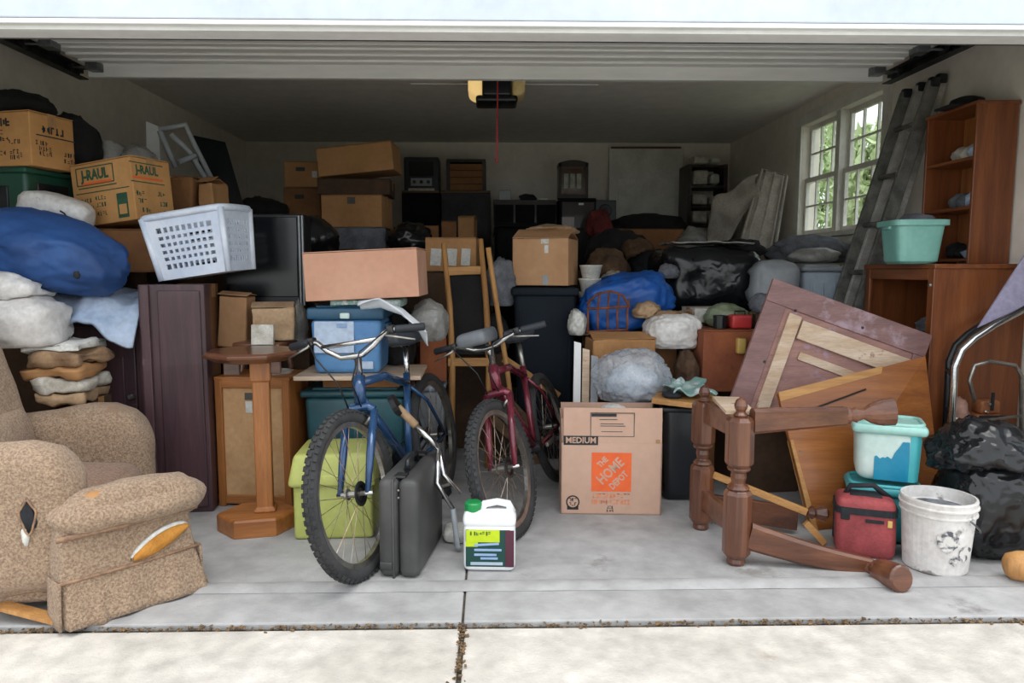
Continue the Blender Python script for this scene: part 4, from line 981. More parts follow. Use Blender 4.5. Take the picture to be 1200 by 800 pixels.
# chrome fork and crank from a dismantled bicycle leaning between the two
D0 = 2.98
t = thing('bicycle_fork', 'loose chrome bicycle fork with taped end leaning behind the grey suitcase', 'bicycle part', (W(540, 600, 3.0).x, 3.0, 0))
FO = Vector((.05, .03, .03))
a, b_ = W(452, 487, 3.08)+FO, W(500, 535, 3.03)+FO
MB().tube([a, a.lerp(b_, .45)], .018, 10).obj('taped_end', 'paperbag', t, smooth=True, world=True)
MB().tube([a.lerp(b_, .4), b_], .014, 10).obj('steerer', 'chrome', t, smooth=True, world=True)
e1, e2 = W(540, 578, 3.02), W(531, 596, 2.98)
MB().tube([b_, W(520, 556, 3.03), e1], [.013, .012, .009], 8).obj('fork_blade', 'chrome', t, smooth=True, world=True); MB().tube([b_, W(512, 566, 2.99), e2], [.013, .012, .009], 8).obj('fork_blade', 'chrome', t, smooth=True, world=True)
MB().tube([W(516, 570, 2.99), W(527, 567, 3.03)], .007, 6).obj('bridge', 'alloy', t, world=True)
MB().tube([e2, W(536, 640, 2.98), Vector((W(540, 655, 2.98).x, 2.98, .02))], .012, 8).obj('stay', 'greyplas', t, smooth=True, world=True)
t2 = MB().rbox((W(535, 645, 3.05).x+.0, 3.12, .035), (.13, .12, .07), .03, 3, 3, amp=.006).obj('bundled_cloth', 'label', smooth=True); tag(t2, 'small pale rag balled up on the floor behind the white jug', 'rag')
MB().lathe([(.02, -.012), (.05, -.012), (.05, .012), (.02, .012)], 16, Matrix.Translation(a+Vector((-.01, 0, .01))) @ Matrix.Rotation(R(60), 4, 'Y')).obj('bearing_ring', 'darksteel', t, world=True)

# ============================================================ SUITCASE
A = G(449, 677); B_ = G(519, 628)
A = G(470, 678)
dv = Vector((B_.x-A.x-.07, B_.y-A.y, 0)); L_ = .47
yaw = math.atan2(dv.y, dv.x)
t = thing('suitcase', 'grey hard shell suitcase standing on edge by the blue bicycle wheel', 'suitcase', (A.x+dv.normalized().x*L_/2-.01, A.y+dv.normalized().y*L_/2, 0), yaw)
H_ = .40; TH = .165
for s_ in (-1, 1): MB().rbox((0, s_*TH*.25, H_/2), (L_, TH*.5, H_), .03, 4, 4).obj('shell', 'suitcase', t, smooth=True)
MB().rbox((0, .02, H_/2), (L_+.004, .012, H_+.004), .005, 3, 3).obj('seam_strip', 'suitcase', t, smooth=True)
MB().tube([(-.08, 0, H_-.005), (-.075, 0, H_+.03), (.0, 0, H_+.036), (.075, 0, H_+.03), (.08, 0, H_-.005)], .011, 8).obj('handle', 'blackplas', t, smooth=True)
for x in (-.17, .17): MB().rbox((x, 0, H_), (.06, .05, .012), .005, 1, 2).obj('latch', 'darksteel', t, smooth=True)
for z in (.36, .33): MB().lathe([(.004, 0), (.004, .003)], 8, Matrix.Translation((-L_/2+.002, -.005, z)) @ Matrix.Rotation(-PI/2, 4, 'Y')).obj('rivet', 'alloy', t)
MB().rbox((-L_/2+.002, .05, .05), (.012, .05, .03), .004, 1, 2).obj('corner_guard', 'suitcase', t, smooth=True)
# ============================================================ JUG
c = G(574, 671); J = thing('weedkiller_jug', 'white plastic jug with green cap and yellow and dark green label', 'jug', (c.x, c.y+.055, 0), R(-3))
jw, jd = .21, .10
MB().rbox((0, 0, .10), (jw, jd, .20), .025, 3, 3).obj('body', 'jugwhite', J, smooth=True)
def shl(o): f = 1-.35*max(0, (o.z+.035)/.09); o.y *= f; o.x *= 1-.08*max(0, (o.z+.035)/.09); return o
sh = MB().rbox((0, 0, .215), (jw+.012, jd+.01, .07), .028, 3, 3, fn=shl).obj('shoulder', 'jugwhite', J, smooth=True)
MB().tube([(-.035, 0, .235), (-.02, 0, .268), (.03, 0, .278), (.075, 0, .27), (.088, 0, .235)], [.02, .016, .014, .016, .02], 10).obj('handle', 'jugwhite', J, smooth=True)
MB().lathe([(.033, .235), (.036, .24), (.036, .272), (.030, .278)], 18, Matrix.Translation((-.066, 0, 0))).obj('cap', 'capgreen', J, smooth=False)
f = -jd/2-.001
lb = MB().rbox((-.005, f+.003, .10), (jw-.03, .008, .155), .004, 1, 2).obj('label', 'juggreen', J); f = -jd/2-.003
MB().box((-.025, f, .152), (jw-.075, .002, .05)).obj('label_band', 'jugyellow', lb); MB().box((.083, f, .10), (.035, .002, .152)).obj('label_side', 'jugmaroon', lb)
MB().box((-.07, f, .118), (.05, .002, .02)).obj('label_band', 'jugyellow', lb)
scribble(lb, -.035, f-.0015, .163, .085, .016, 'juggreen', 4)
for k, (x, z, w2) in enumerate(((-.01, .118, .10), (-.005, .095, .11), (-.015, .075, .09), (.0, .06, .07))): MB().box((x, f-.001, z), (w2, .002, .009), (0, R(-4 if k == 0 else 0), 0)).obj('label_text_line', 'jugblue', lb)
MB().box((-.01, f-.001, .038), (.13, .002, .012)).obj('label_text_line', 'lightgreyblue', lb)
# ============================================================ PRINTED MOVING BOX (open)
c, w_, h = PR(656, 772, 519, 612, 3.44); d = .29; BX = thing('moving_box', 'open moving carton with orange square print and MEDIUM label on the bare floor', 'box', (c.x+.015, 3.44+d/2, 0), R(-3.5))
h = c.z+h; T = .006
b = MB(); b.box((0, 0, T/2), (w_, d, T)); b.box((0, -d/2+T/2, h/2), (w_, T, h)); b.box((0, d/2-T/2, h/2), (w_, T, h))
for sx in (-1, 1): b.box((sx*(w_/2-T/2), 0, h/2), (T, d, h))
b.obj('body', 'cardink', BX)
fh = PR(655, 769, 478, 519, 3.42)[2]
ff = MB().box((.004, -d/2+.007, h+fh/2), (w_-.012, T, fh), (R(-2), 0, 0)).obj('flap', 'cardink', BX); MB().box((0, d/2-.004, h+.075), (w_-.012, T, .15), (R(3), 0, 0)).obj('flap', 'cardink', BX)
for sx in (-1, 1): MB().box((sx*(w_/2-.004), 0, h+.06), (T, d-.03, .12), (0, R(2*sx), 0)).obj('flap', 'cardink', BX)
k = w_/114
def bp(px, py): return ((px-712)*k, (612-py)*k)
f = -d/2-.001
x, z = bp(677, 525.5); MB().box((x, f, z), (39*k, .002, 10.5*k)).obj('printed_label', 'inkblack', BX); lettering(BX, 'MEDIUM', .042, 'cardink', (x, f-.0012, z), wid=34*k, bold=.001)
x, z = bp(712, 562); MB().box((x, f, z), (45*k, .002, 45*k)).obj('printed_square', 'inkorange', BX)
for i, (s_, dx, dz, sz, wd) in enumerate((('THE', -10, 11.5, .040, 13*k), ('HOME', -1, 1, .070, 35*k), ('DEPOT', 8.5, -9.5, .046, 25*k))):
    lettering(BX, s_, sz, 'cardink', (x+dx*k, f-.0012, z+dz*k), (PI/2, R(-45), 0), wid=wd, bold=.0016)
x, z = bp(712, 589.5); scribble(BX, x, f, z, 44*k, .022, 'inkpeach', 3, bold=2)
x, z = bp(712, 597); scribble(BX, x, f, z, 44*k, .022, 'inkpeach', 8, bold=2)
# strength certificate roundel, bottom left
x, z = bp(668.5, 597.5); m_ = Matrix.Translation((x, f, z)) @ Matrix.Rotation(PI/2, 4, 'X')
MB().lathe([(.034, -.001), (.034, .001)], 20, m_).obj('printed_seal', 'inkblack', BX); MB().box((x, f, z-.022), (.056, .002, .034)).obj('printed_seal', 'inkblack', BX)
MB().lathe([(.027, -.0016), (.027, .0016)], 20, m_).obj('printed_seal', 'cardink', BX)
for (dz, sd_) in ((.012, 2), (-.010, 5)): scribble(BX, x, f-.0022, z+dz, .04, .017, 'inkblack', sd_, bold=2)
x, z = bp(711, 605); scribble(BX, x, f, z+.008, .035, .014, 'inkgrey', 31, bold=2); scribble(BX, x, f, z-.010, .035, .014, 'inkgrey', 33, bold=2); x, z = bp(764, 526); MB().box((x, f, z), (5*k, .002, 4*k)).obj('printed_mark', 'tape', BX)
# form printed on the flap
u0, u1, v0, v1 = 688, 737, 484, 512; fz = lambda py: h+(519-py)*k; fx = lambda px: (px-712)*k; ff_ = -d/2+.0025
b = MB()
for (px, py, ww, hh) in ((712.5, u0 and 484.5, 49, .8), (712.5, 511.5, 49, .8), (688, 498, .8, 27.5), (737, 498, .8, 27.5), (708, 492, 20, .7), (712, 497, 26, .7), (713, 499.5, 28, .7), (712, 506, 24, .7)): b.box((fx(px), ff_, fz(py)), (ww*k, .002, hh*k))
b.obj('printed_form', 'inkgrey', BX); MB().box((fx(703), ff_, fz(487)), (28*k, .0022, 3.2*k)).obj('printed_form_head', 'inkblack', BX)
c2 = W(718, 474, 3.6)
bag('plastic_bag', 'white plastic bag bulging out of the open moving carton', 'bag', (c2.x, 3.59, h+.08), (.10, .10, .085), 'whitebag', 71, .08, .05, flat=None)
# ============================================================ RIGHT SIDE
# black bin with board and papers
c, w_, h = PR(772, 826, 480, 600, 3.56)
t = thing('black_bin', 'glossy black plastic bin standing right of the open moving carton', 'bin', (c.x+.05, 3.60+.18, 0), R(-4))
h = c.z+h
def tp(o): f = .86+.14*(o.z/h+.5); o.x *= f; o.y *= f; return o
MB().rbox((0, 0, h/2), (.26, .34, h), .04, 3, 4, fn=tp).obj('body', 'blackplas', t, smooth=True); MB().rbox((0, 0, h-.012), (.28, .36, .03), .012, 2, 2).obj('rim', 'blackplas', t, smooth=True)
zb2 = h+.012
b0 = W(806, 473, 3.6)
t = MB().box((b0.x+.03, 3.66, zb2+.018), (.36, .28, .028), (0, R(3), R(-22))).obj('wooden_board', 'pinex', bevel=.003); tag(t, 'short pine board lying on the black bin', 'board')
def clo(u, v): return (b0.x-.08+.22*u+.02*math.sin(v*9), 3.58+.28*v, zb2+.07+.03*noise.noise(Vector((u*4, v*4, 3)))+.02*v+.012*math.sin(u*11+v*5))
tag(MB().grid(clo, 30, 24).obj('printed_cloth', 'clothmix', smooth=True, solid=.008), 'crumpled green and white cloth on the pine board', 'cloth')
o = MB().blob((b0.x-.075, 3.64, zb2+.05), (.045, .05, .025), 4, .1, 2, .1, 5, .7, 1, 3).obj('dark_glove', 'webbing', smooth=True); tag(o, 'dark cloth wad at the left end of the pine board', 'cloth')
# dark things behind the broken frame
carton('dark carton on the floor behind the broken table frame', (W(897, 600, 3.75).x, 3.95, 0), (.34, .36, .42), R(6), 'carddark')
carton('tan carton on the floor behind the post of the broken frame', (W(846, 600, 3.80).x-.02, 4.2, 0), (.13, .26, .40), R(-4), 'cardbrown')
# ---------------- broken table frame
def turned(T_, base, H_, hw, tilt=(0, 0, 0), name='post'):
    mt_ = Matrix.Translation(base) @ Euler(tilt).to_matrix().to_4x4(); s_ = H_/.70; q = []
    b = MB().lathe([(hw*.72, 0), (hw*.80, .012*s_), (hw*.72, .03*s_), (hw*.9, .036*s_)], 14, mt_)
    b.lathe([(hw*.95, .034*s_), (hw*1.18, .05*s_), (hw*1.18, .30*s_), (hw*.95, .318*s_)], 8, mt_, off=PI/8)
    b.lathe([(hw*.8, .316*s_), (hw*.95, .325*s_), (hw*.8, .335*s_), (hw*.55, .345*s_), (hw*.66, .37*s_), (hw*.6, .392*s_), (hw*.9, .40*s_), (hw*.98, .408*s_), (hw*.8, .418*s_)], 16, mt_)
    b.lathe([(hw*.95, .416*s_), (hw*1.18, .43*s_), (hw*1.18, .605*s_), (hw*.9, .622*s_)], 8, mt_, off=PI/8)
    b.lathe([(hw*.5, .62*s_), (hw*.6, .63*s_), (hw*.35, .642*s_), (hw*.5, .655*s_), (hw*.55, .668*s_), (hw*.4, .69*s_), (hw*.12, .70*s_)], 14, mt_)
    return b.obj(name, 'brownturn', T_, world=True, bevel=.003)
PA, PB = G(821, 619), G(862, 660)
BF = thing('broken_table_frame', 'broken dark brown table frame with turned posts lying in front of the boards', 'table frame', ((PA.x+PB.x)/2, (PA.y+PB.y)/2, 0))
turned(BF, PA, .685, .047); turned(BF, PB, .70, .049)
u = (PB-PA).normalized()
MB().beam(PA+u*.04+Vector((0, 0, .565)), PB-u*.04+Vector((0, 0, .575)), .028, .10).obj('apron', 'brownturnx', BF, world=True, bevel=.003)
MB().beam(PA+u*.04+Vector((0, 0, .15)), PB-u*.04+Vector((0, 0, .16)), .026, .10).obj('lower_rail', 'brownturnx', BF, world=True, bevel=.003)
MB().box(PA.lerp(PB, .5)+Vector((.05, 0, .63)), (.12, .34, .014), (0, 0, R(-8))).obj('split_top_board', 'rawwood', BF, world=True)
# upper leg: tapered flat, then turned broken end
def leg(a, b_, h0, h1, th, ended, nm, bend=0):
    a = Vector(a); b_ = Vector(b_); n = 10; d = (b_-a); L_ = d.length; d.normalize(); side = Vector((d.y, -d.x, 0)).normalized(); up = side.cross(d)
    if up.z < 0: up = -up
    prof = []
    for i in range(n+1):
        f = i/n; hh = h0+(h1-h0)*f
        prof.append((f*L_, hh))
    vs_ = []; fs = []
    for (s_, hh) in prof:
        p = a+d*s_+up*bend*math.sin(PI*s_/L_); c = hh*.12
        for (x, z) in ((-th/2, -hh/2+c), (-th/2+c, -hh/2), (th/2-c, -hh/2), (th/2, -hh/2+c), (th/2, hh/2-c), (th/2-c, hh/2), (-th/2+c, hh/2), (-th/2, hh/2-c)): vs_.append(p+side*x+up*z)
    for i in range(n):
        for k in range(8): l = (k+1) % 8; fs.append((i*8+k, i*8+l, (i+1)*8+l, (i+1)*8+k))
    fs.append(tuple(reversed(range(8)))); fs.append(tuple(range(n*8, n*8+8)))
    return MB().add(vs_, fs).obj(nm, 'brownturnx', BF, world=True)
def axis(a, b_):
    z = (Vector(b_)-Vector(a)).normalized(); return Matrix.Translation(a) @ z.to_track_quat('Z', 'Y').to_matrix().to_4x4()
a1 = PB+Vector((.045, -.01, .605)); b1 = W(990, 487, 2.90); e1 = W(1048, 482, 2.88)
b1 = Vector((b1.x, b1.y, b1.z)); leg(a1, b1, .105, .075, .045, 0, 'upper_leg')
L1 = (e1-b1).length
MB().lathe([(.034, 0), (.036, .02), (.026, .03), (.034, .045), (.028, .055), (.022, .075), (.04, .10), (.05, .125), (.056, .15), (.058, L1), (.035, L1+.004), (.03, L1-.02)], 14, axis(b1, e1), sx=.6).obj('splintered_turning', 'brownturnx', BF, world=True, bevel=.002)
a2 = PB+Vector((.045, -.015, .125)); b2 = W(1018, 664, 2.76); e2 = G(1056, 678, .05)
leg(a2, b2, .115, .075, .045, 0, 'lower_leg', -.01); L2 = (e2-b2).length
MB().lathe([(.030, 0), (.038, .008), (.030, .018), (.026, .03), (.034, .05), (.048, .07), (.052, .085), (.054, L2), (.046, L2+.008)], 16, axis(b2, e2), sx=.9).obj('turned_foot', 'brownturnx', BF, world=True, bevel=.002)
s0 = W(836, 556, 3.22); s1 = W(946, 600, 3.03)
MB().beam(s0, s1, .022, .03).obj('stretcher', 'pinex', BF, world=True, bevel=.003)
MB().lathe([(.014, 0), (.03, .02), (.02, .035), (.034, .06), (.036, .075), (.022, .085), (.02, .09)], 14, axis(s1, W(974, 602, 3.03))).obj('stretcher_knob', 'brownturnx', BF, world=True)
MB().beam(W(833, 592, 3.30), W(935, 607, 3.16), .03, .11).obj('back_rail', 'brownturnx', BF, world=True, bevel=.003)
MB().beam(W(944, 612, 3.03), G(966, 636, .012), .02, .028).obj('split_stick', 'pinex', BF, world=True)
# ---------------- big boards
TL, TR, BL = W(906, 326, 3.74), W(1092, 393, 3.60), W(857, 477, 3.68)
U = TR-TL; V_ = BL-TL; V_ = V_-U*(V_.dot(U)/U.dot(U))*.55; N_ = U.cross(V_).normalized()
if N_.y > 0: N_ = -N_
t = thing('tabletop', 'upturned purple brown tabletop with raw wood battens leaning behind the orange board', 'tabletop', TL+V_*.5+U*.5)
def bp_(u, v, n=0): return TL+U*u+V_*v+N_*n
def bslab(nm, u0, u1, v0, v1, n0, n1, m, shear=0, par=t):
    q = [(u0, v1), (u1, v1), (u1, v0), (u0, v0)]
    return MB().hexa([bp_(a, b_, n0) for a, b_ in q]+[bp_(a, b_, n1) for a, b_ in q]).obj(nm, m, par, world=True, bevel=.003)
bslab('board', 0, 1, 0, 1, -.02, 0, 'purplewood')
bslab('edge_frame', 0, 1, 0, .17, 0, .012, 'tabledge'); bslab('edge_frame', 0, .13, .17, 1, 0, .012, 'tabledge'); bslab('edge_frame', .93, 1, .17, 1, 0, .012, 'tabledge')
bslab('batten', .16, .24, .20, 1, 0, .022, 'rawwood'); bslab('batten', .25, .93, .22, .36, 0, .026, 'rawwood'); bslab('batten', .3, .80, .44, .50, 0, .012, 'rawwood'); bslab('splintered_end', .88, .98, .30, .62, 0, .03, 'rawwood')
for (a, b_) in ((.60, .12), (.19, .17), (.12, .6)): MB().lathe([(.008, 0), (.006, .005)], 8, axis(bp_(a, b_, .012), bp_(a, b_, .05))).obj('screw', 'darksteel', t, world=True)
# carton carrying the tabletop's lower edge
carton('brown carton wedged under the leaning tabletop', (1.90, 3.84, 0), (.36, .24, .5), R(-6), 'carddark')
q = [G(952, 622), G(1106, 608), W(1085, 417, 3.50), W(912, 461, 3.42)]
t = thing('plywood_board', 'orange brown veneer board with pale split top edge leaning behind the teal tubs', 'board', (q[0]+q[1])/2)
MB().slab(q, .02).obj('board', 'orangeply', t, world=True, bevel=.003)
n_ = (q[1]-q[0]).cross(q[3]-q[0]).normalized()
MB().slab([q[3].lerp(q[0], .06)+n_*.004, q[3].lerp(q[2], .68)+(q[0]-q[3])*.045+n_*.004, q[3].lerp(q[2], .70)+n_*.004+Vector((0, 0, .005)), q[3]+n_*.004+Vector((0, 0, .006))], .03).obj('split_edge', 'pinex', t, world=True)
MB().slab([q[0]+n_*.004, q[0].lerp(q[1], .04)+n_*.004, q[3].lerp(q[0], .35).lerp(q[2].lerp(q[1], .35), .02)+n_*.004, q[3].lerp(q[0], .35)+n_*.004], .028).obj('bare_edge', 'pinex', t, world=True)
MB().beam(q[3].lerp(q[2], .04)+(q[0]-q[3])*.19+n_*.008, q[3].lerp(q[2], .55)+(q[0]-q[3])*.13+n_*.008, .004, .008).obj('gouge', 'darkwood', t, world=True)
for (a, b_) in ((.05, .44), (.10, .6), (.22, .82)): p = q[3].lerp(q[2], a).lerp(q[0].lerp(q[1], a), b_); MB().lathe([(.007, 0), (.006, .004)], 8, axis(p, p+n_)).obj('screw', 'alloy', t, world=True)
# ---------------- dresser against the right wall (faces into the garage)
dx0 = W(1093, 400, 3.62).x; dy0, dy1 = 3.62, 4.29; dz = W(1093, 309, 3.62).z; ddp = XR-.01-dx0
t = thing('dresser', 'open fronted brown wooden dresser against the right wall', 'dresser', (dx0+ddp/2, (dy0+dy1)/2, 0))
wd = dy1-dy0
def dbx(nm, c, d, m='dresser', par=t): return MB().box(c, d).obj(nm, m, par, bevel=.004)
for s_ in (-1, 1): dbx('side_panel', (0, s_*(wd/2-.011), dz/2), (ddp, .022, dz-.03))
dbx('top', (-.01, 0, dz-.012), (ddp+.02, wd+.03, .024), 'dressery'); dbx('back_panel', (ddp/2-.008, 0, dz/2), (.01, wd-.05, dz-.06)); dbx('bottom', (0, 0, .06), (ddp-.02, wd-.05, .02), 'dressery')
dbx('shelf', (0, 0, dz-.40), (ddp-.03, wd-.05, .02), 'dressery')
for s_ in (-1, 1): dbx('face_stile', (-ddp/2-.004, s_*(wd/2-.025), dz/2), (.02, .05, dz-.03))
dbx('face_rail', (-ddp/2-.004, 0, dz-.055), (.02, wd-.1, .06), 'dressery'); dbx('face_rail', (-ddp/2-.004, 0, dz-.42), (.02, wd-.1, .05), 'dressery'); dbx('plinth', (-ddp/2-.004, 0, .05), (.02, wd-.1, .1), 'dressery')
dbx('drawer_front', (-ddp/2-.008, 0, dz-.62), (.02, wd-.12, .32), 'dressery'); MB().lathe([(.008, 0), (.014, .02), (.014, .03)], 10, Matrix.Translation((-ddp/2-.018, 0, dz-.62)) @ Matrix.Rotation(-PI/2, 4, 'Y')).obj('knob', 'alloy', t)
MB().lathe([(.01, 0), (.008, .01)], 8, Matrix.Translation((-ddp/2-.014, -wd/2+.025, dz-.11)) @ Matrix.Rotation(-PI/2, 4, 'Y')).obj('hinge', 'alloy', t)
bag('cloth_bundle', 'grey blue cloth bundle on the shelf inside the dresser', 'bundle', (dx0+.2, 3.74, dz-.33), (.16, .2, .07), 'clothgrey', 81, .12, .1, flat=.8)
# bookcase on the dresser
bx0 = W(1141, 200, 3.76).x; by0, by1 = 3.76, 4.2; bz1 = W(1141, 117, 3.76).z; bh = bz1-dz-.001; bd = XR-.012-bx0; bw = by1-by0
t = thing('bookcase', 'open reddish brown wooden bookcase standing on the dresser', 'bookcase', (bx0+bd/2, (by0+by1)/2, dz+.001))
for s_ in (-1, 1): dbx('side_panel', (0, s_*(bw/2-.009), bh/2), (bd, .018, bh), 'dresser', t)
dbx('top', (0, 0, bh-.009), (bd+.012, bw+.012, .018), 'dressery', t); dbx('back_panel', (bd/2-.006, 0, bh/2), (.008, bw-.04, bh-.03), 'honey', t); dbx('bottom', (0, 0, .02), (bd-.01, bw-.04, .018), 'dressery', t)
sz = [W(1110, 190, 3.95).z-dz, W(1110, 246, 3.95).z-dz]
for z in sz: dbx('shelf', (0, 0, z), (bd-.01, bw-.04, .018), 'dressery', t)
rr = random.Random(5)
for k, z in enumerate(sz+[.02]):
    for j in range(3):
        yy = (by0+by1)/2-.12+.10*j; s_ = rr.uniform(.03, .05)
        lab = [['folded white rag at the near end of the upper bookcase shelf', 'pale paper wad in the middle of the upper bookcase shelf', 'crumpled white paper at the far end of the upper bookcase shelf'],
               ['small white jar lid stack at the near end of the lower shelf', 'grey rag in the middle of the lower bookcase shelf', 'pale rag at the far end of the lower bookcase shelf'],
               ['blue grey shoe at the near end of the bookcase bottom', 'dark rag in the middle of the bookcase bottom', 'dark wad at the far end of the bookcase bottom']][k][j]
        bag('rag', lab, 'rag', (bx0+.10+.02*j, yy, dz+z+.014+s_*.7), (.055, .045, s_), ['booklet', 'clothgrey', 'webbing'][k] if j else 'sheetblue', 90+k*3+j, .2, .15, flat=.7, sub=3)
p = W(1122, 115, 3.95); o = thing('flat_cap', 'black cloth cap on top of the bookcase', 'cap', (bx0+.10, 4.0, dz+bh+.002))
MB().lathe([(.09, 0), (.092, .03), (.08, .055), (.04, .07), (.005, .073)], 20).obj('crown', 'blackcloth', o, smooth=True); MB().rbox((-.10, -.02, .008), (.10, .15, .012), .005, 3, 2).obj('brim', 'blackcloth', o, smooth=True)
# seagreen bin on the dresser
c = W(1072, 304, 3.72)
tote('sea green plastic bin standing on the dresser in front of the bookcase', (c.x, 3.76, dz+.001), (.25, .23, .225), R(-4), 'seagreen', 'seagreen', .84, open_=True, ribs=False, name='plastic_bin')
bag('rag', 'dark rag sticking out of the sea green bin', 'rag', (c.x+.02, 3.76, dz+.21), (.09, .08, .05), 'clothgrey', 123, .2, .15, flat=None, sub=3)
# ladder leaning on the right wall
t = thing('extension_ladder', 'aluminium extension ladder leaning against the right wall behind the dresser', 'ladder', (2.2, 4.45, 0))
mat('laddergrey', '#8a8984', '#5f5e5a', scale=12, rough=.5, metal=.3); mat('ladderlight', '#d2d1cc', '#aaa9a4', scale=12, rough=.45, metal=.3)
def lad(y0, y1, off, m, z1):
    bot = 1.99+off; top = 2.66+off
    f = lambda z: bot+(top-bot)*z/2.36
    for y in (y0, y1): MB().beam((f(0), y, 0.005), (f(z1), y, z1), .03, .075, (1, 0, .3)).obj('rail', m, t, world=True, bevel=.003)
    for k in range(1, 8):
        z = .3*k
        if z < z1-.05: MB().tube([(f(z), y0, z), (f(z), y1, z)], .016, 8).obj('rung', m, t, world=True, smooth=True)
    for y in (y0, y1): MB().rbox((f(z1), y, z1), (.06, .045, .06), .012, 1, 2).obj('end_cap', 'blackplas', t, world=True, smooth=True)
lad(4.34, 4.62, 0, 'laddergrey', 2.33); lad(4.38, 4.58, .06, 'ladderlight', 2.36)
# ---------------- teal tubs
def tub(label, c, w_, d, h, m, lidm, rot):
    t = thing('plastic_tub', label, 'tub', c, rot)
    def tp(o): f = .93+.07*(o.z/h+.5); o.x *= f; o.y *= f; return o
    MB().rbox((0, 0, h/2-.01), (w_, d, h-.02), .05, 4, 4, fn=tp).obj('body', m, t, smooth=True)
    l_ = MB().rbox((0, 0, h-.02), (w_+.03, d+.03, .045), .02, 3, 3).obj('lid', lidm, t, smooth=True)
    pts = [((w_/2)*math.copysign(abs(math.cos(a))**.4, math.cos(a)), (d/2)*math.copysign(abs(math.sin(a))**.4, math.sin(a)), h+.004) for a in [2*PI*k/40 for k in range(40)]]
    MB().tube(pts, .010, 6, True).obj('lid_rim', lidm, l_, smooth=True)
    return t
c = G(1046, 640); zt = W(1046, 574, c.y).z
t1 = tub('dark teal tub with lid under the paint splashed tub', (c.x+.01, c.y+.12, 0), .28, .20, zt, 'tealtub', 'tealtub', R(-22))
c2, w_, h = PR(1008, 1090, 502, 575, c.y+.02)
t2 = tub('pale aqua tub with a spilled blue paint patch stacked on the teal tub', (c2.x+.01, c.y+.125, zt+.02), .27, .20, h-.02, 'aquapale', 'aqua', R(-24))
def patch(u, v):
    x = -.055+.135*u; top = .115+.012*noise.noise(Vector((u*9, 0, 0)))+.075*max(0, min(1, (u-.5)/.3)); z = .012+(top-.012)*v
    f = .93+.07*(z/h); return (x, -(.10*f)-.003, z)
MB().grid(patch, 24, 6).obj('paint_patch', 'bluepaint', t2, solid=.002); 
def patch2(u, v):
    x = .085+.045*u; z = .012+(h-.06)*v; f = .93+.07*(z/h); return (x*f, -(.10*f)-.0015+.03*max(0, u-.35)**2*2, z)
MB().grid(patch2, 8, 6).obj('paint_drip', 'tealtub', t2, solid=.002)
# ---------------- red cooler bag
c = G(1025, 656); t = thing('cooler_bag', 'red fabric cooler bag with black trim in front of the teal tubs', 'cooler bag', (c.x, c.y+.10, 0), R(-22))
w_, d, h = .225, .17, .25
MB().rbox((0, 0, h/2), (w_, d, h), .025, 4, 3, bulge=.008, amp=.004).obj('body', 'coolred', t, smooth=True)
for z in (.20,):
    pts = [((w_/2+.004)*math.copysign(abs(math.cos(a))**.3, math.cos(a)), (d/2+.004)*math.copysign(abs(math.sin(a))**.3, math.sin(a)), z) for a in [2*PI*k/36 for k in range(36)]]
    b = MB()
    for i in range(36): b.beam(pts[i], pts[(i+1) % 36], .012, .028)
    b.obj('zip_band', 'webbing', t)
MB().rbox((0, 0, h+.004), (w_*.55, d*.5, .012), .005, 1, 2).obj('lid_panel', 'webbing', t, smooth=True)
MB().tube([(-.08, .0, h-.01), (-.06, 0, h+.035), (.03, 0, h+.045), (.10, .01, h-.01)], .012, 8).obj('handle', 'webbing', t, smooth=True)
MB().rbox((-w_/2-.004, -.0, .12), (.012, .03, .14), .005, 1, 2).obj('side_strap', 'webbing', t); MB().rbox((-w_/2+.03, -d/2-.004, .185), (.035, .012, .05), .005, 1, 2).obj('buckle', 'webbing', t)
MB().box((.03, -d/2-.009, .165), (.07, .003, .014)).obj('logo_patch', 'webbing', t); MB().rbox((w_/2-.025, -d/2-.007, .16), (.018, .006, .03), .003, 1, 2).obj('badge', 'yellowplas', t)
# ---------------- paint bucket
c = G(1103, 668); t = thing('paint_bucket', 'white plastic paint bucket splashed with dried plaster', 'bucket', (c.x, c.y+.045, 0))
h = .30; r0, r1 = .118, .138
b = MB().lathe([(r0-.01, 0), (r0, .006), (r1-.004, h*.78), (r1+.003, h*.79), (r1+.003, h*.81), (r1-.002, h*.82), (r1, h*.88), (r1+.006, h*.89), (r1+.006, h*.91), (r1, h*.92), (r1+.002, h-.006), (r1, h), (r1-.008, h), (r1-.010, h*.84), (r1-.012, h*.82), (.0, h*.815)], 40, None, cap=False)
b.obj('body', 'bucketwhite', t, smooth=False)
MB().lathe([(0.0, h*.835), (r1-.02, h*.83), (r1-.012, h*.815)], 30, None, cap=False).obj('plaster_residue', 'plaster', t)
pts = [((r1+.012)*math.cos(a), (r1+.012)*math.sin(a), h*.78-.14*math.sin((a+R(90))/PI*PI)**1 if False else h*.80-.09*max(0, math.sin((k/14)*PI))) for k, a in [(k, R(-75+150*k/14)) for k in range(15)]]
MB().tube(pts, .004, 6).obj('bail_handle', 'galv', t, smooth=True)
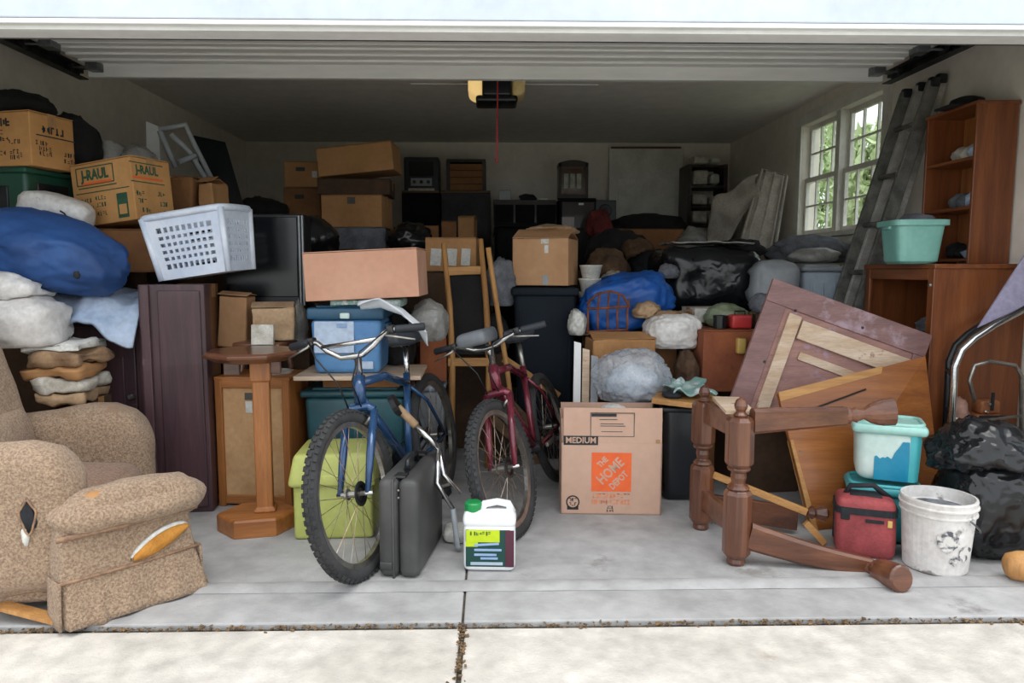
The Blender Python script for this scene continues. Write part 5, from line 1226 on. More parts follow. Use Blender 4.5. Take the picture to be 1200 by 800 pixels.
for (an, z, w2, h2, m_) in ((-105, .15, .07, .10, 'plaster'), (-70, .10, .06, .07, 'plaster'), (-90, .07, .04, .04, 'bucketwhite')):
    vs_ = []; b = MB(); rz = r0+(r1-r0)*z/h+.0015
    def pt(u, v, an=an, z=z, w2=w2, h2=h2): 
        th = R(an)+(u-.5)*w2/.12; zz = z+(v-.5)*h2*(1-.6*abs(u-.5)*2)+.01*noise.noise(Vector((u*6, v*6, an))); r_ = r0+(r1-r0)*zz/h/.78+.0018; return (r_*math.cos(th), r_*math.sin(th), zz)
    b.grid(pt, 8, 6).obj('plaster_smear', mat('smear%d' % abs(an), '#d9d5d0', '#5b5d63', scale=35, rough=.9, ramp=(.42, .55)), t)
# ---------------- black bag, right edge
c = G(1160, 672)
bag('refuse_bag', 'glossy black refuse bag packed tight beside the paint bucket', 'bag', (c.x+.12, c.y+.24, .2), (.16, .17, .21), 'blackbag', 52, .06, .05, wfr=7, flat=.95, pw=.7, sub=5)
bag('refuse_bag', 'loose black refuse bag slumped on the tightly packed black bag', 'bag', (c.x+.11, c.y+.25, .42), (.19, .16, .15), 'blackbag', 55, .15, .10, wfr=6, flat=.8, sub=5)
wz = G(1190, 688); MB_ = MB().lathe([(.035, 0), (.05, .012), (.058, .05), (.055, .12), (.04, .2), (.03, .3), (.03, .5), (.0, .51)], 18, Matrix.Translation((wz.x, wz.y+.06, .06)) @ Matrix.Rotation(R(84), 4, 'Y') @ Matrix.Rotation(R(14), 4, 'X'))
tag(MB_.obj('turned_leg', 'pine', smooth=True), 'pale turned wooden leg lying on the floor before the black refuse bags', 'table leg')
# ---------------- chrome cart frame with things in it
D = 3.36
t = thing('tube_cart', 'curved chrome tube cart frame standing beside the dresser', 'cart', Vector((W(1150, 560, D).x, D+.1, 0)))
pth = [(1109, 606), (1113, 545), (1117, 470), (1119, 430), (1127, 410), (1142, 396), (1165, 381), (1200, 362), (1250, 338)]
MB().tube([Vector((W(pth[0][0], 600, D).x, D, .02))]+[W(x, y, D) for x, y in pth[1:]], .016, 10).obj('main_tube', 'chrome', t, smooth=True, world=True)
MB().tube([Vector((W(pth[0][0], 600, D).x+.10, D+.20, .02))]+[W(x, y, D)+Vector((.10, .20, 0)) for x, y in pth[1:]], .016, 10).obj('main_tube', 'blackplas', t, smooth=True, world=True)
MB().tube([W(1142, 470, D+.05), W(1136, 445, D+.05), W(1142, 428, D+.05), W(1160, 423, D+.05), W(1190, 428, D+.05), W(1197, 440, D+.05), W(1197, 520, D+.05)], .010, 8).obj('inner_loop', 'alloy', t, smooth=True, world=True)
for y in (440, 487): MB().tube([W(1117, y, D), W(1117, y, D)+Vector((.10, .20, 0))], .010, 8).obj('cross_tube', 'blackplas', t, smooth=True, world=True)
MB().tube([W(1117, 490, D), W(1142, 494, D+.05), W(1197, 487, D+.05)], .008, 8).obj('shelf_wire', 'alloy', t, smooth=True, world=True)
MB().tube([W(1112, 500, D)+Vector((0, 0, .0)), W(1197, 505, D+.05)], .008, 8).obj('shelf_wire', 'alloy', t, smooth=True, world=True)
p = W(1160, 505, D+.08)
o = thing('tool_pouch', 'stacked tan leather tool pouch with metal rivets inside the chrome cart', 'pouch', p)
MB().rbox((0, .05, .04), (.13, .09, .08), .015, 2, 3).obj('lower_pocket', 'leather', o, smooth=True); MB().rbox((.01, .055, .115), (.10, .08, .07), .015, 2, 3).obj('upper_pocket', 'leather', o, smooth=True)
MB().box((0, -.012, .075), (.13, .01, .012)).obj('strap', 'webbing', o); MB().box((.0, -.005, .15), (.012, .01, .09)).obj('strap', 'webbing', o)
for (x, z) in ((-.03, .10), (.02, .03), (-.02, .14)): MB().lathe([(.010, 0), (.006, .006)], 10, Matrix.Translation((x, -.012, z)) @ Matrix.Rotation(PI/2, 4, 'X')).obj('rivet', 'chrome', o)
bag('cloth_bundle', 'dusty pink cloth bundle beside the leather tool pouch', 'bundle', (p.x-.12, p.y+.06, p.z+.04), (.045, .045, .11), 'skinpink', 131, .15, .1, flat=.6, sub=3)
carton('dark carton on the floor carrying the leather pouch', (p.x+.0, p.y+.055, 0), (.17, .10, p.z-.002), 0, 'carddark')
q = [W(1146, 384, 3.44), W(1215, 352, 3.42), W(1265, 270, 3.46), W(1203, 296, 3.48)]
tag(MB().slab(q, .02).obj('fabric_panel', 'lavender', bevel=.004), 'stiff lavender grey fabric panel leaning over the chrome cart', 'panel')
# ============================================================ MIDDLE OF THE HEAP
# wheeled bin and carton
c, w_, h = PR(604, 676, 337, 470, 4.45); h = c.z+h
t = thing('rubbish_bin', 'tall dark navy plastic rubbish bin with a brown carton on its lid', 'bin', (c.x, 4.45+.2, 0), R(-3))
def tp(o): f = .84+.16*(o.z/h+.5); o.x *= f; o.y *= f; return o
MB().rbox((0, 0, h/2-.02), (w_, .40, h-.04), .03, 4, 3, fn=tp).obj('body', 'navyblack', t, smooth=True); MB().rbox((0, 0, h-.025), (w_+.03, .43, .05), .015, 2, 2).obj('lid', 'navyblack', t, smooth=True)
for sx in (-1, 1): MB().lathe([(.09, -.02), (.09, .02)], 18, Matrix.Translation((sx*w_*.42, .18, .09)) @ Matrix.Rotation(PI/2, 4, 'Y')).obj('wheel', 'rubber', t)
for sx in (-1, 1): MB().rbox((sx*w_*.4, -.19, h*.52), (.018, .02, h*.7), .006, 1, 2).obj('rib', 'navyblack', t, smooth=True)
bh = PR(600, 658, 280, 337, 4.45)[2]
t = carton('square brown carton with loose paper on top of the dark navy bin', (c.x+.01, 4.45+.21, h+.012), (.36, .34, bh), R(-17), 'card', flaps='ajar', tapecol=None)
MB().box((.03, -.172, bh*.92), (.05, .002, .03)).obj('paper_sticker', 'label', t); MB().box((.04, -.172, bh*.76), (.025, .002, .05)).obj('paper_sticker', 'label', t); MB().box((.035, -.172, .035), (.035, .002, .06)).obj('tape_piece', 'greyplas', t)
bag('crumpled_paper', 'crumpled tan paper on the square brown carton', 'paper', (c.x+.05, 4.68, h+bh+.06), (.15, .12, .04), 'paperbag', 141, .2, .15, flat=.5, sub=3)
# stacked white cups
p = W(686, 358, 4.5)
under(p.x+.02, 4.62, p.z, .22, .3, ['lowest carton beneath the white paper tubs', 'middle carton beneath the white paper tubs', 'top carton beneath the white paper tubs'])
for i in range(3):
    o = MB().lathe([(.055, 0), (.072, .075), (.076, .077), (.074, .084), (.0, .084)], 20).obj('paper_tub', 'label', smooth=True); o.location = (p.x+.037+.006*i, 4.62, p.z+.001+.0855*i)
    tag(o, ['white paper tub at the bottom of the nested stack by the navy bin', 'white paper tub in the middle of the nested stack by the navy bin', 'white paper tub on top of the nested stack by the navy bin'][i], 'tub', 'nested white paper tubs')
# blue tarp bundle with rusty wire rack
c, w_, h = PR(682, 792, 320, 392, 4.35)
under(c.x, 4.60, c.z-.02, .5, .36, ['carton on the floor beneath the bright blue tarp bundle', 'carton carrying the bright blue tarp bundle'])
def tarp():
    b = MB().blob((c.x, 4.60, c.z+.17), (.30, .22, .19), 18, .14, 1.4, .06, 4, .8, .8, 5, rot=(0, R(-14), 0))
    tag(b.obj('tarp_bundle', 'tarp', smooth=True), 'bright blue tarpaulin bundle in the middle of the heap', 'tarp')
tarp()
t = thing('wire_rack', 'rusty brown wire rack standing against the blue tarpaulin bundle', 'rack', W(712, 394, 4.28))
for i in range(5):
    x = 689+i*11.5; MB().tube([W(x, 394, 4.28), W(x, 366-4*math.sin(i*.8), 4.285), W(x+2, 350-8*math.sin(PI*i/4), 4.295)], .007, 6).obj('upright_wire', 'rust', t, smooth=True, world=True)
for y in (389, 362): MB().tube([W(687, y, 4.28), W(736, y-3, 4.28)], .008, 6).obj('cross_wire', 'rust', t, smooth=True, world=True)
MB().tube([W(688, 356, 4.29), W(700, 344, 4.295), W(716, 341, 4.295), W(730, 346, 4.295), W(738, 360, 4.29)], .008, 6).obj('arched_wire', 'rust', t, smooth=True, world=True)
# open tan cartons below the tarp
c, w_, h = PR(694, 770, 398, 470, 4.02)
under(c.x, 4.2, c.z, .36, .34, ['carton on the floor beneath the torn tan carton'])
carton('torn open tan carton behind the clear plastic bag', (c.x, 4.21, c.z+.001), (w_, .26, h), R(3), 'cardtan', flaps='ajar', crush=.01, seed=3)
q = W(675, 470, 4.0)
for i, (x0, m_) in enumerate(((674, 'greytrim'), (684, 'rawwood'), (694, 'greyplas'))):
    o = MB().slab([Vector((W(x0-3, 470, 3.90).x, 3.90, .0)), Vector((W(x0+6, 470, 3.90).x, 3.90, .0)), W(x0+7, 402+8*i, 3.98), W(x0-1, 400+8*i, 3.98)], .014).obj('offcut_board', m_); tag(o, ['narrow grey painted offcut board standing beside the navy bin', 'narrow raw wood offcut board standing beside the navy bin', 'narrow grey plastic offcut strip standing beside the torn carton'][i], 'board', 'offcuts standing by the navy bin')
# clear bag
c, w_, h = PR(702, 792, 410, 470, 3.80)
under(c.x, 3.88, c.z-.03, .3, .2, ['carton on the floor beneath the clear plastic bag'], 'cardbrown')
o = pbag('plastic_bag', 'clear plastic bag stuffed with pale crinkled packing', 'bag', 698, 782, 410, 468, 3.74, .27, 'clearbag', seed=22, wr=.09, wfr=6, amp=.1, sub=5)
MB().blob((0, 0, .10), (.13, .09, .085), 23, .12, 2, .12, 7, .7, 1, 4).obj('packing', 'packing', o, smooth=True)
# white woven sack / basket
c, w_, h = PR(766, 834, 366, 412, 4.05)
under(c.x, 4.22, c.z, .36, .3, ['carton on the floor beneath the white woven sack', 'carton carrying the white woven sack'], 'cardbrown')
t = thing('woven_sack', 'white woven sack bulging open with tan cloth inside', 'sack', (c.x-.02, 4.22, c.z))
MB().blob((0, 0, .10), (.165, .13, .11), 77, .10, 1.5, .05, 4, .85, .75, 5).obj('sack_body', 'whitebag', t, smooth=True)
MB().tube([(.12*math.cos(a), .09*math.sin(a), .175+.022*math.sin(2*a+.5)+.03*math.cos(a)) for a in [2*PI*k/30 for k in range(30)]], .011, 6, True).obj('rolled_rim', 'clothtan', t, smooth=True)
MB().blob((.0, 0, .175), (.10, .07, .045), 151, .3, 2, .2, 5, None, 1, 4).obj('cloth_filling', 'clothtan', t, smooth=True)
carton('small white carton behind the woven sack', W(832, 378, 4.35)+Vector((0, .12, 0)), (.22, .2, .09), R(8), 'label')
under(W(832, 378, 4.35).x, 4.5, W(832, 378, 4.35).z, .26, .26, ['lowest carton beneath the small white carton', 'upper carton beneath the small white carton'])
# reddish carton
c, w_, h = PR(814, 885, 388, 460, 4.0)
under(c.x, 4.2, c.z, .34, .3, ['carton on the floor beneath the reddish brown carton'])
carton('reddish brown stained carton left of the upturned tabletop', (c.x+.035, 4.19, c.z+.001), (w_*.95, .32, h), R(2), 'cardred', tapecol=None)
o = MB().rbox(W(868, 405, 4.003), (.05, .05, .09), .01, 1, 2).obj('yellow_can', 'yellowplas', smooth=True); tag(o, 'small yellow can stuck to the front of the reddish carton', 'can')
p = W(872, 386, 4.08); o = thing('red_toolbox', 'small red plastic tool case on the reddish brown carton', 'case', (p.x, 4.16, c.z+h+.004))
MB().rbox((0, 0, .04), (.12, .1, .08), .015, 1, 3).obj('body', 'redplas', o, smooth=True); MB().tube([(-.03, 0, .075), (-.03, 0, .1), (.03, 0, .1), (.03, 0, .075)], .006, 6).obj('handle', 'blackplas', o)
o = thing('black_tin', 'small black tin beside the red tool case', 'tin', (p.x-.115, 4.16, c.z+h+.004)); MB().lathe([(.04, 0), (.04, .065)], 16).obj('body', 'blackplas', o); MB().lathe([(.043, .063), (.043, .075), (.03, .078)], 16).obj('lid', 'blackplas', o)
bag('plastic_bag', 'greenish clear plastic bag behind the red tool case', 'bag', (p.x-.03, 4.32, c.z+h+.06), (.12, .1, .08), mat('greenbag', '#a9b39a', '#6f7a5c', scale=7, rough=.3, bump=.8, bscale=16), 161, .12, .1, flat=.7)
# black plastic wrapped thing
c, w_, h = PR(783, 896, 292, 365, 4.72)
under(c.x, 5.05, c.z, .6, .56, ['carton on the floor beneath the big black plastic bundle', 'carton carrying the big black plastic bundle'])
tag(MB().rbox((c.x, 5.05, c.z+h/2), (w_, .6, h), .09, 8, 4, bulge=.03, amp=.035, ns=5, seed=4).obj('wrapped_bundle', 'blackbag', smooth=True), 'big bundle wrapped in shiny black plastic in front of the mattress', 'bundle')
def ws(u, v): return (c.x-.28+.55*u, 4.80+.45*v, c.z+h+.05+.015*noise.noise(Vector((u*5, v*5, 7)))-.05*max(0, u-.85))
tag(MB().grid(ws, 20, 16).obj('plastic_sheet', 'greybag', smooth=True, solid=.008), 'grey plastic sheet lying on the black wrapped bundle', 'sheet')
# grey bins right of it
c, w_, h = PR(886, 940, 308, 360, 4.55)
under(c.x, 4.75, c.z-.0, .42, .36, ['carton on the floor beneath the grey cushion', 'carton carrying the grey cushion'])
tag(MB().rbox((c.x, 4.75, c.z+h/2), (w_*.95, .4, h), .06, 5, 4, bulge=.02, amp=.012, seed=7).obj('cushion', 'greyplas', smooth=True), 'plump grey seat cushion beside the black wrapped bundle', 'cushion')
c, w_, h = PR(942, 994, 312, 372, 4.68)
under(c.x, 4.9, c.z, .36, .36, ['carton on the floor beneath the pale blue grey tote', 'carton carrying the pale blue grey tote'])
tote('pale blue grey storage tote behind the upturned tabletop', (c.x, 4.9, c.z+.001), (w_*.96, .36, h), R(-2), 'lightgreyblue', 'greyplas', .92)
tag(MB().blob((c.x+.0, 4.9, c.z+h+.07), (.16, .12, .055), 171, .15, 2, .1, 5, .8, 1, 3).obj('folded_cloth', 'greybag', smooth=True), 'folded grey cloth on the pale blue grey tote', 'cloth')
# mattress leaning at the right wall
q0 = [W(862, 296, 5.75), W(908, 296, 5.55), W(922, 208, 5.75), W(893, 198, 6.0)]
a = Vector((1.95, 6.1, .02)); 
t = thing('mattress', 'quilted off white mattress leaning on edge beside the window', 'mattress', (2.2, 5.9, 0))
fl_, fr_, tr_, tl_ = W(866, 292, 5.6), W(908, 292, 5.6), W(922, 206, 5.75), W(893, 198, 5.75)
dn = 1.0
fl0 = fl_+(fl_-tl_)*dn; fr0 = fr_+(fr_-tr_)*dn
sc_ = (fl_.z)/(tl_.z-fl_.z); fl0 = fl_+(fl_-tl_)*sc_*.98; fr0 = fr_+(fr_-tr_)*sc_*.98
bk = Vector((.36, 1.2, 0))
MB().hexa([fl0, fr0, fr0+bk, fl0+bk, tl_, tr_, tr_+bk, tl_+bk]).obj('body', 'mattress', t, world=True, bevel=.04)
for f in (.15, .5, .85):
    p0, p1 = fl0.lerp(fr0, f), tl_.lerp(tr_, f)
    MB().tube([p0+Vector((0, -.012, 0)), p1+Vector((0, -.012, 0))], .008, 6).obj('quilt_piping', 'mattress', t, smooth=True, world=True)
MB().tube([fl0, tl_, tr_, fr0], .014, 6).obj('edge_piping', 'mattress', t, smooth=True, world=True)
# sheet hanging from the mattress to the left
def hs(u, v):
    a_ = W(888, 204, 5.70); b_ = W(832, 236, 6.1); p = a_.lerp(b_, u); return (p.x, p.y+.05*math.sin(v*7+u*4), p.z-(.25+.35*u)*v*.9+.02*math.sin(u*9))
tag(MB().grid(hs, 20, 16).obj('bed_cover', 'mattress', smooth=True, solid=.015), 'off white bed cover hanging from the mattress edge', 'cover')
# wooden chair frame and lumber behind the maroon bicycle
D = 4.3
t = thing('wooden_chair', 'pine armchair frame with a black seat back in the middle of the heap', 'chair', (W(545, 430, D).x, D+.15, .0))
zs = W(545, 425, D).z
for x, y0 in ((520, 285), (563, 280)):
    MB().tube([Vector((W(x+8, 425, D).x, D, 0)), W(x+10, 425, D), W(x+7, 360, D+.03), W(x, y0, D+.08)], [.02, .02, .019, .016], 8).obj('back_post', 'pine', t, smooth=True, world=True)
MB().beam(W(525, 424, D), W(578, 424, D), .03, .05).obj('seat_rail', 'pinex', t, world=True, bevel=.004)
MB().beam(W(524, 318, D+.06), W(568, 316, D+.06), .02, .05).obj('top_rail', 'pinex', t, world=True, bevel=.004)
MB().slab([W(528, 415, D+.02), W(570, 415, D+.02), W(566, 322, D+.08), W(524, 322, D+.08)], .02).obj('seat_back', 'blackcloth', t, world=True)
for x in (528, 576):
    MB().tube([Vector((W(x, 425, D+.4).x, D+.42, 0)), Vector((W(x, 425, D+.4).x, D+.40, zs))], .018, 8).obj('leg', 'pine', t, smooth=True, world=True)
o = MB().tube([W(572, 290, 4.22), W(580, 345, 4.24), W(588, 395, 4.26), W(594, 430, 4.28), W(599, 470, 4.30), Vector((W(604, 520, 4.31).x, 4.31, .016))], .016, 8).obj('bent_stick', 'pine', smooth=True); tag(o, 'long bent pine stick standing behind the maroon bicycle', 'stick')
o = MB().beam(W(590, 420, 4.36), W(655, 464, 4.37), .022, .045).obj('timber_rail', 'pinex', bevel=.004); tag(o, 'straight pine rail sloping down behind the open moving carton', 'rail')
for i, (a_, b_) in enumerate((((590, 455), (640, 500)), ((600, 480), (655, 520)), ((585, 490), (650, 545)))):
    o = MB().beam(W(a_[0]-8, a_[1], 4.425-.024*i), W(b_[0]-16, b_[1], 4.425-.024*i), .018, .055).obj('driftwood_plank', 'driftwood', bevel=.003)
    tag(o, ['weathered plank highest in the pile under the navy bin', 'weathered plank in the middle of the pile under the navy bin', 'weathered plank lowest in the pile behind the rear wheel'][i], 'plank', 'weathered planks behind the maroon bicycle')
# printed carton behind the chair
c, w_, h = PR(500, 560, 278, 318, 4.75)
under(c.x, 4.95, c.z, .44, .34, ['carton on the floor beneath the carton with white labels', 'second carton beneath the carton with white labels', 'third carton beneath the carton with white labels'])
t = carton('tan carton with torn white labels above the pine chair', (c.x, 4.92, c.z+.001), (w_, .3, h), R(-4), 'cardtan', tapecol=None)
for (x, w2) in ((-.10, .07), (.0, .08), (.1, .06)): MB().box((x, -.152, h*.42), (w2, .002, h*.5), (0, R(4), 0)).obj('torn_label', 'label', t)
bag('cloth_bundle', 'pale cloth bundle stuffed between pine chair and navy bin', 'bundle', W(588, 335, 4.5)+Vector((0, .1, 0)), (.10, .12, .16), 'clothgrey', 181, .2, .12, flat=.8)
under(W(588, 335, 4.5).x, 4.62, W(588, 335, 4.5).z-.13, .2, .28, ['lowest carton between pine chair and navy bin', 'middle carton between pine chair and navy bin', 'top carton between pine chair and navy bin'])
# loose oddments in the middle of the heap
for i, (x0, x1, y0, y1, d, th, m_, lb, zf) in enumerate((
 (666, 686, 364, 392, 4.28, .14, 'label', 'crumpled white paper left of the rusty wire rack', 1),
 (744, 772, 354, 372, 4.22, .16, 'paperbag', 'brown cloth scrap at the front of the blue tarpaulin bundle', 1),
 (792, 816, 414, 452, 4.0, .2, 'carddark', 'dark brown rag stuffed between woven sack and reddish carton', 1),
 (706, 732, 318, 338, 4.85, .2, 'booklet', 'pale paper wad behind the blue tarpaulin bundle', 1),
 (560, 596, 372, 412, 4.5, .2, 'blackcloth', 'black cloth bundle right of the pine chair', 1),
 (880, 905, 345, 366, 4.3, .16, 'clothgrey', 'small grey rag behind the upturned tabletop corner', 1),
 (772, 794, 310, 326, 4.62, .16, 'clothgrey', 'small tan cloth left of the black wrapped bundle', 1))):
    pbag('rag', lb, 'rag', x0, x1, y0, y1, d, th, m_, seed=400+i, wr=.14, amp=.22, sub=4)
    c, w_, h = PR(x0, x1, y0, y1, d+th/2); under(c.x, d+th/2, c.z, w_, th, ['carton under the '+' '.join(lb.split()[:7])], 'carddark')
# ============================================================ BACK LEFT CARTONS
c, w_, h = PR(378, 450, 228, 266, 5.5)
def col(x, y, z, w_, d, what, n=3): under(x, y, z, w_, d, [('lowest', 'second', 'third', 'fourth')[i]+' carton up in the column beneath '+what for i in range(n)], ['carddark', 'cardbrown', 'carddark'])
col(c.x, 5.72, W(414, 292, 5.5).z, .5, .4, 'the slate grey carton', 3)
carton('slate grey carton under the tan carton with a paper seal', (c.x, 5.70, W(414, 292, 5.5).z+.001), (w_*1.02, .4, c.z-W(414, 292, 5.5).z-.002), R(2), 'clothgrey', tapecol=None)
t = carton('tan carton with a torn paper seal in the back stack', (c.x, 5.70, c.z+.001), (w_, .38, h), R(-4), 'cardtan'); MB().box((.0, -.192, h*.82), (.06, .002, .05)).obj('paper_seal', 'inkgrey', t)
c2, w2, h2 = PR(372, 455, 209, 228, 5.52)
carton('flat dark carton between the two tan back cartons', (c2.x, 5.72, c.z+h+.004), (w2*1.02, .4, h2), R(2), 'carddark')
c3, w3, h3 = PR(373, 463, 176, 210, 5.5)
carton('long plain brown carton tilted on top of the back stack', (c3.x, 5.72, c.z+h+h2+.045), (w3*1.0, .36, h3), (0, R(-5.5), R(-3)), 'cardtan', tapecol=None)
for i, (y0, y1, lb) in enumerate(((219, 256, 'lower square brown carton left of the long tilted carton'), (188, 218, 'upper square brown carton with a dark hand hole by the left wall'))):
    c4, w4, h4 = PR(331, 374, y0, y1, 5.75)
    if i == 0: col(c4.x, 5.95, c4.z, .36, .36, 'the square brown cartons', 3); zz = c4.z+.001
    t = carton(lb, (c4.x, 5.95, zz), (w4, .34, h4), R(2+2*i), 'cardbrown' if i == 0 else 'cardtan', tapecol=None); zz += h4+.003
    MB().rbox((-.02, -.171, h4*.7), (.07, .004, .03), .0018, 1, 1).obj('hand_hole', 'inkblack', t)
    if i: MB().box((.09, -.1715, h4*.5), (.04, .002, .05)).obj('paper_sticker', 'label', t)
c, w_, h = PR(352, 400, 258, 300, 5.1)
pbag('refuse_sack', 'dark refuse sack lying beside the black television', 'sack', 345, 395, 255, 300, 4.75, .4, 'blackbag', seed=191)
col(W(370, 300, 4.75).x, 4.95, W(370, 300, 4.75).z, .36, .36, 'the dark refuse sack', 2)
c, w_, h = PR(466, 512, 264, 302, 6.0)
col(c.x, 6.2, c.z, .36, .36, 'the plain dim carton', 2); carton('plain dim brown carton left of the grey locker', (c.x, 6.2, c.z+.001), (w_, .34, h), R(5), 'cardbrown')
c, w_, h = PR(514, 556, 252, 284, 6.1)
col(c.x, 6.3, c.z, .34, .34, 'the two small cartons', 2)
carton('small brown carton leaning in front of the grey locker', (c.x-.075, 6.28, c.z+.001), (w_*.42, .26, h*.8), R(4), 'cardbrown'); carton('small pale topped carton in front of the grey locker', (c.x+.09, 6.28, c.z+.001), (w_*.45, .26, h*.95), R(-5), 'cardtan', flaps='ajar')
# lockers and what stands on them
def locker(label, x0, x1, ytop, d, m, dep=.5):
    c, w_, h = PR(x0, x1, ytop, 320, d); H_ = c.z+h; t = thing('locker', label, 'locker', (c.x, d+dep/2, 0))
    MB().box((0, 0, H_/2), (w_, dep, H_)).obj('body', m, t, bevel=.006); MB().box((0, -dep/2-.008, H_/2), (w_-.03, .016, H_-.05)).obj('door', m, t, bevel=.004)
    MB().box((w_*.36, -dep/2-.024, H_*.55), (.018, .02, .14)).obj('handle', 'galv', t, bevel=.003); MB().box((0, -.01, H_+.011), (w_-.004, dep+.02, .022)).obj('top_board', 'driftwood', t, bevel=.003)
    return c.x, H_+.022
lx, lz = locker('grey metal locker at the back wall', 518, 575, 226, 7.5, mat('lockgrey', '#454647', '#363738', scale=3, rough=.7, spec=.3))
ux, uz = locker('black painted locker left of the grey locker', 472, 516, 226, 7.5, 'mattblack')
c, w_, h = PR(525, 571, 189, 221, 7.55)
t = thing('wooden_crate', 'dark wooden crate of tan boards on the grey locker', 'crate', (lx, 7.75, lz+.012))
for i in range(4): MB().box((0, -.14, h*(i+.5)/4), (w_*.86, .016, h/4-.008)).obj('slat', 'cardbrown', t)
MB().box((0, .02, h/2), (w_*.86, .28, h-.02)).obj('contents_board', 'carddark', t)
for sx in (-1, 1): MB().box((sx*w_*.46, 0, h/2+.01), (.04, .3, h+.03)).obj('corner_post', 'darkwood', t)
MB().box((0, 0, h+.03), (w_, .32, .03)).obj('lid', 'darkwood', t)
c, w_, h = PR(475, 516, 180, 221, 7.55)
t = thing('shelf_radio', 'black framed cabinet radio with pale dials on the black locker', 'radio', (ux, 7.75, uz+.001))
MB().box((0, 0, h/2), (w_, .3, h)).obj('body', 'blackplas', t, bevel=.012); MB().box((0, -.155, h*.66), (w_*.7, .012, h*.4)).obj('screen', 'screenblack', t, bevel=.003); MB().box((0, -.155, h*.28), (w_*.6, .012, h*.22)).obj('dial_panel', 'greyplas', t)
for k in (-1, 0, 1): MB().lathe([(.02, 0), (.016, .02)], 12, Matrix.Translation((k*w_*.2, -.16, h*.28)) @ Matrix.Rotation(PI/2, 4, 'X')).obj('dial', 'blackplas', t)
MB().box((0, -.15, .02), (w_*.75, .02, .03)).obj('base_strip', 'booklet', t)
# black wall unit with glazed cabinet
c, w_, h = PR(578, 652, 234, 320, 7.3); H_ = c.z+h
t = thing('media_unit', 'long black wall unit with doors against the back wall', 'cabinet', (c.x, 7.55, 0)); MB().box((0, 0, H_/2), (w_, .5, H_)).obj('body', 'darkwood', t, bevel=.006)
for k in range(3): dr = MB().box((-w_/2+w_*(k+.5)/3, -.258, H_/2), (w_/3-.02, .016, H_-.1)).obj('door', 'mattblack', t, bevel=.003); MB().box((-w_/2+w_*(k+.5)/3+.06, -.275, H_*.6), (.012, .018, .1)).obj('handle', 'galv', dr)
for (x, z_, nm) in ((-.20, .06, 'small pale carton on the black wall unit'), ): carton(nm, (c.x+x, 7.5, H_+.002), (.12, .14, .11), 0, 'greyplas')
bag('rag', 'dark rag on the black wall unit', 'rag', (c.x+.03, 7.45, H_+.03), (.08, .07, .04), 'webbing', 201, .2, .15, flat=.7, sub=3); o = MB().rbox((c.x+.19, 7.45, H_+.018), (.11, .09, .03), .01, 1, 2).obj('soap_dish', 'label', smooth=True); tag(o, 'small white dish on the black wall unit', 'dish')
c, w_, h = PR(652, 694, 232, 320, 7.2); H2 = c.z+h
t = thing('side_cabinet', 'black side cabinet carrying the glazed display case', 'cabinet', (c.x+.03, 7.45, 0)); MB().box((0, 0, H2/2), (w_, .5, H2)).obj('body', 'mattblack', t, bevel=.006); dr = MB().box((0, -.258, H2/2), (w_-.04, .016, H2-.08)).obj('door', 'darkwood', t, bevel=.003); MB().box((-.1, -.268, H2*.86), (.12, .006, .16)).obj('door_inlay', 'brownturn', dr); MB().box((.03, -.27, H2-.06), (.05, .004, .02)).obj('card_holder', 'label', dr)
c, w_, h = PR(655, 690, 189, 231, 7.22)
t = thing('display_case', 'dark wood display case with arched top and pale contents behind glass', 'display case', (c.x, 7.38, H2+.002))
MB().box((0, .02, h/2), (w_-.01, .2, h-.02)).obj('back_box', 'brownturn', t)
for sx in (-1, 1): MB().box((sx*(w_/2-.015), -.09, h/2), (.03, .04, h)).obj('frame_stile', 'darkwood', t, bevel=.003)
MB().box((0, -.09, .02), (w_, .05, .04)).obj('frame_rail', 'darkwood', t, bevel=.003)
b = MB()
for k in range(12): a0 = -1+k/6; a1 = a0+1/6; b.hexa([(a0*w_/2, -.11, h-.035), (a1*w_/2, -.11, h-.035), (a1*w_/2, .1, h-.035), (a0*w_/2, .1, h-.035), (a0*w_/2, -.11, h+.03*(1-a0*a0)), (a1*w_/2, -.11, h+.03*(1-a1*a1)), (a1*w_/2, .1, h+.03*(1-a1*a1)), (a0*w_/2, .1, h+.03*(1-a0*a0))])
b.obj('arched_crown', 'darkwood', t)
for k in range(3): MB().rbox((-.07+.065*k, -.085, h*.5), (.045, .01, h*.42), .004, 1, 2).obj('pale_figure', 'booklet', t)
MB().box((0, -.1, h*.5), (w_-.06, .004, h-.1)).obj('glass_pane', 'glass', t)
c, w_, h = PR(690, 716, 234, 320, 7.4); o = thing('speaker_box', 'small black speaker on a black stand right of the side cabinet', 'speaker', (c.x+.05, 7.6, 0)); MB().box((0, 0, (c.z+h)/2-.12), (w_*.9, .3, c.z+h-.24)).obj('stand', 'darkwood', o, bevel=.004); MB().box((0, -.01, c.z+h-.11), (w_, .32, .22)).obj('cabinet', 'blackplas', o, bevel=.008); MB().lathe([(.07, 0), (.06, .01), (.02, .004)], 18, Matrix.Translation((0, -.17, c.z+h-.11)) @ Matrix.Rotation(PI/2, 4, 'X')).obj('cone', 'darksteel', o)
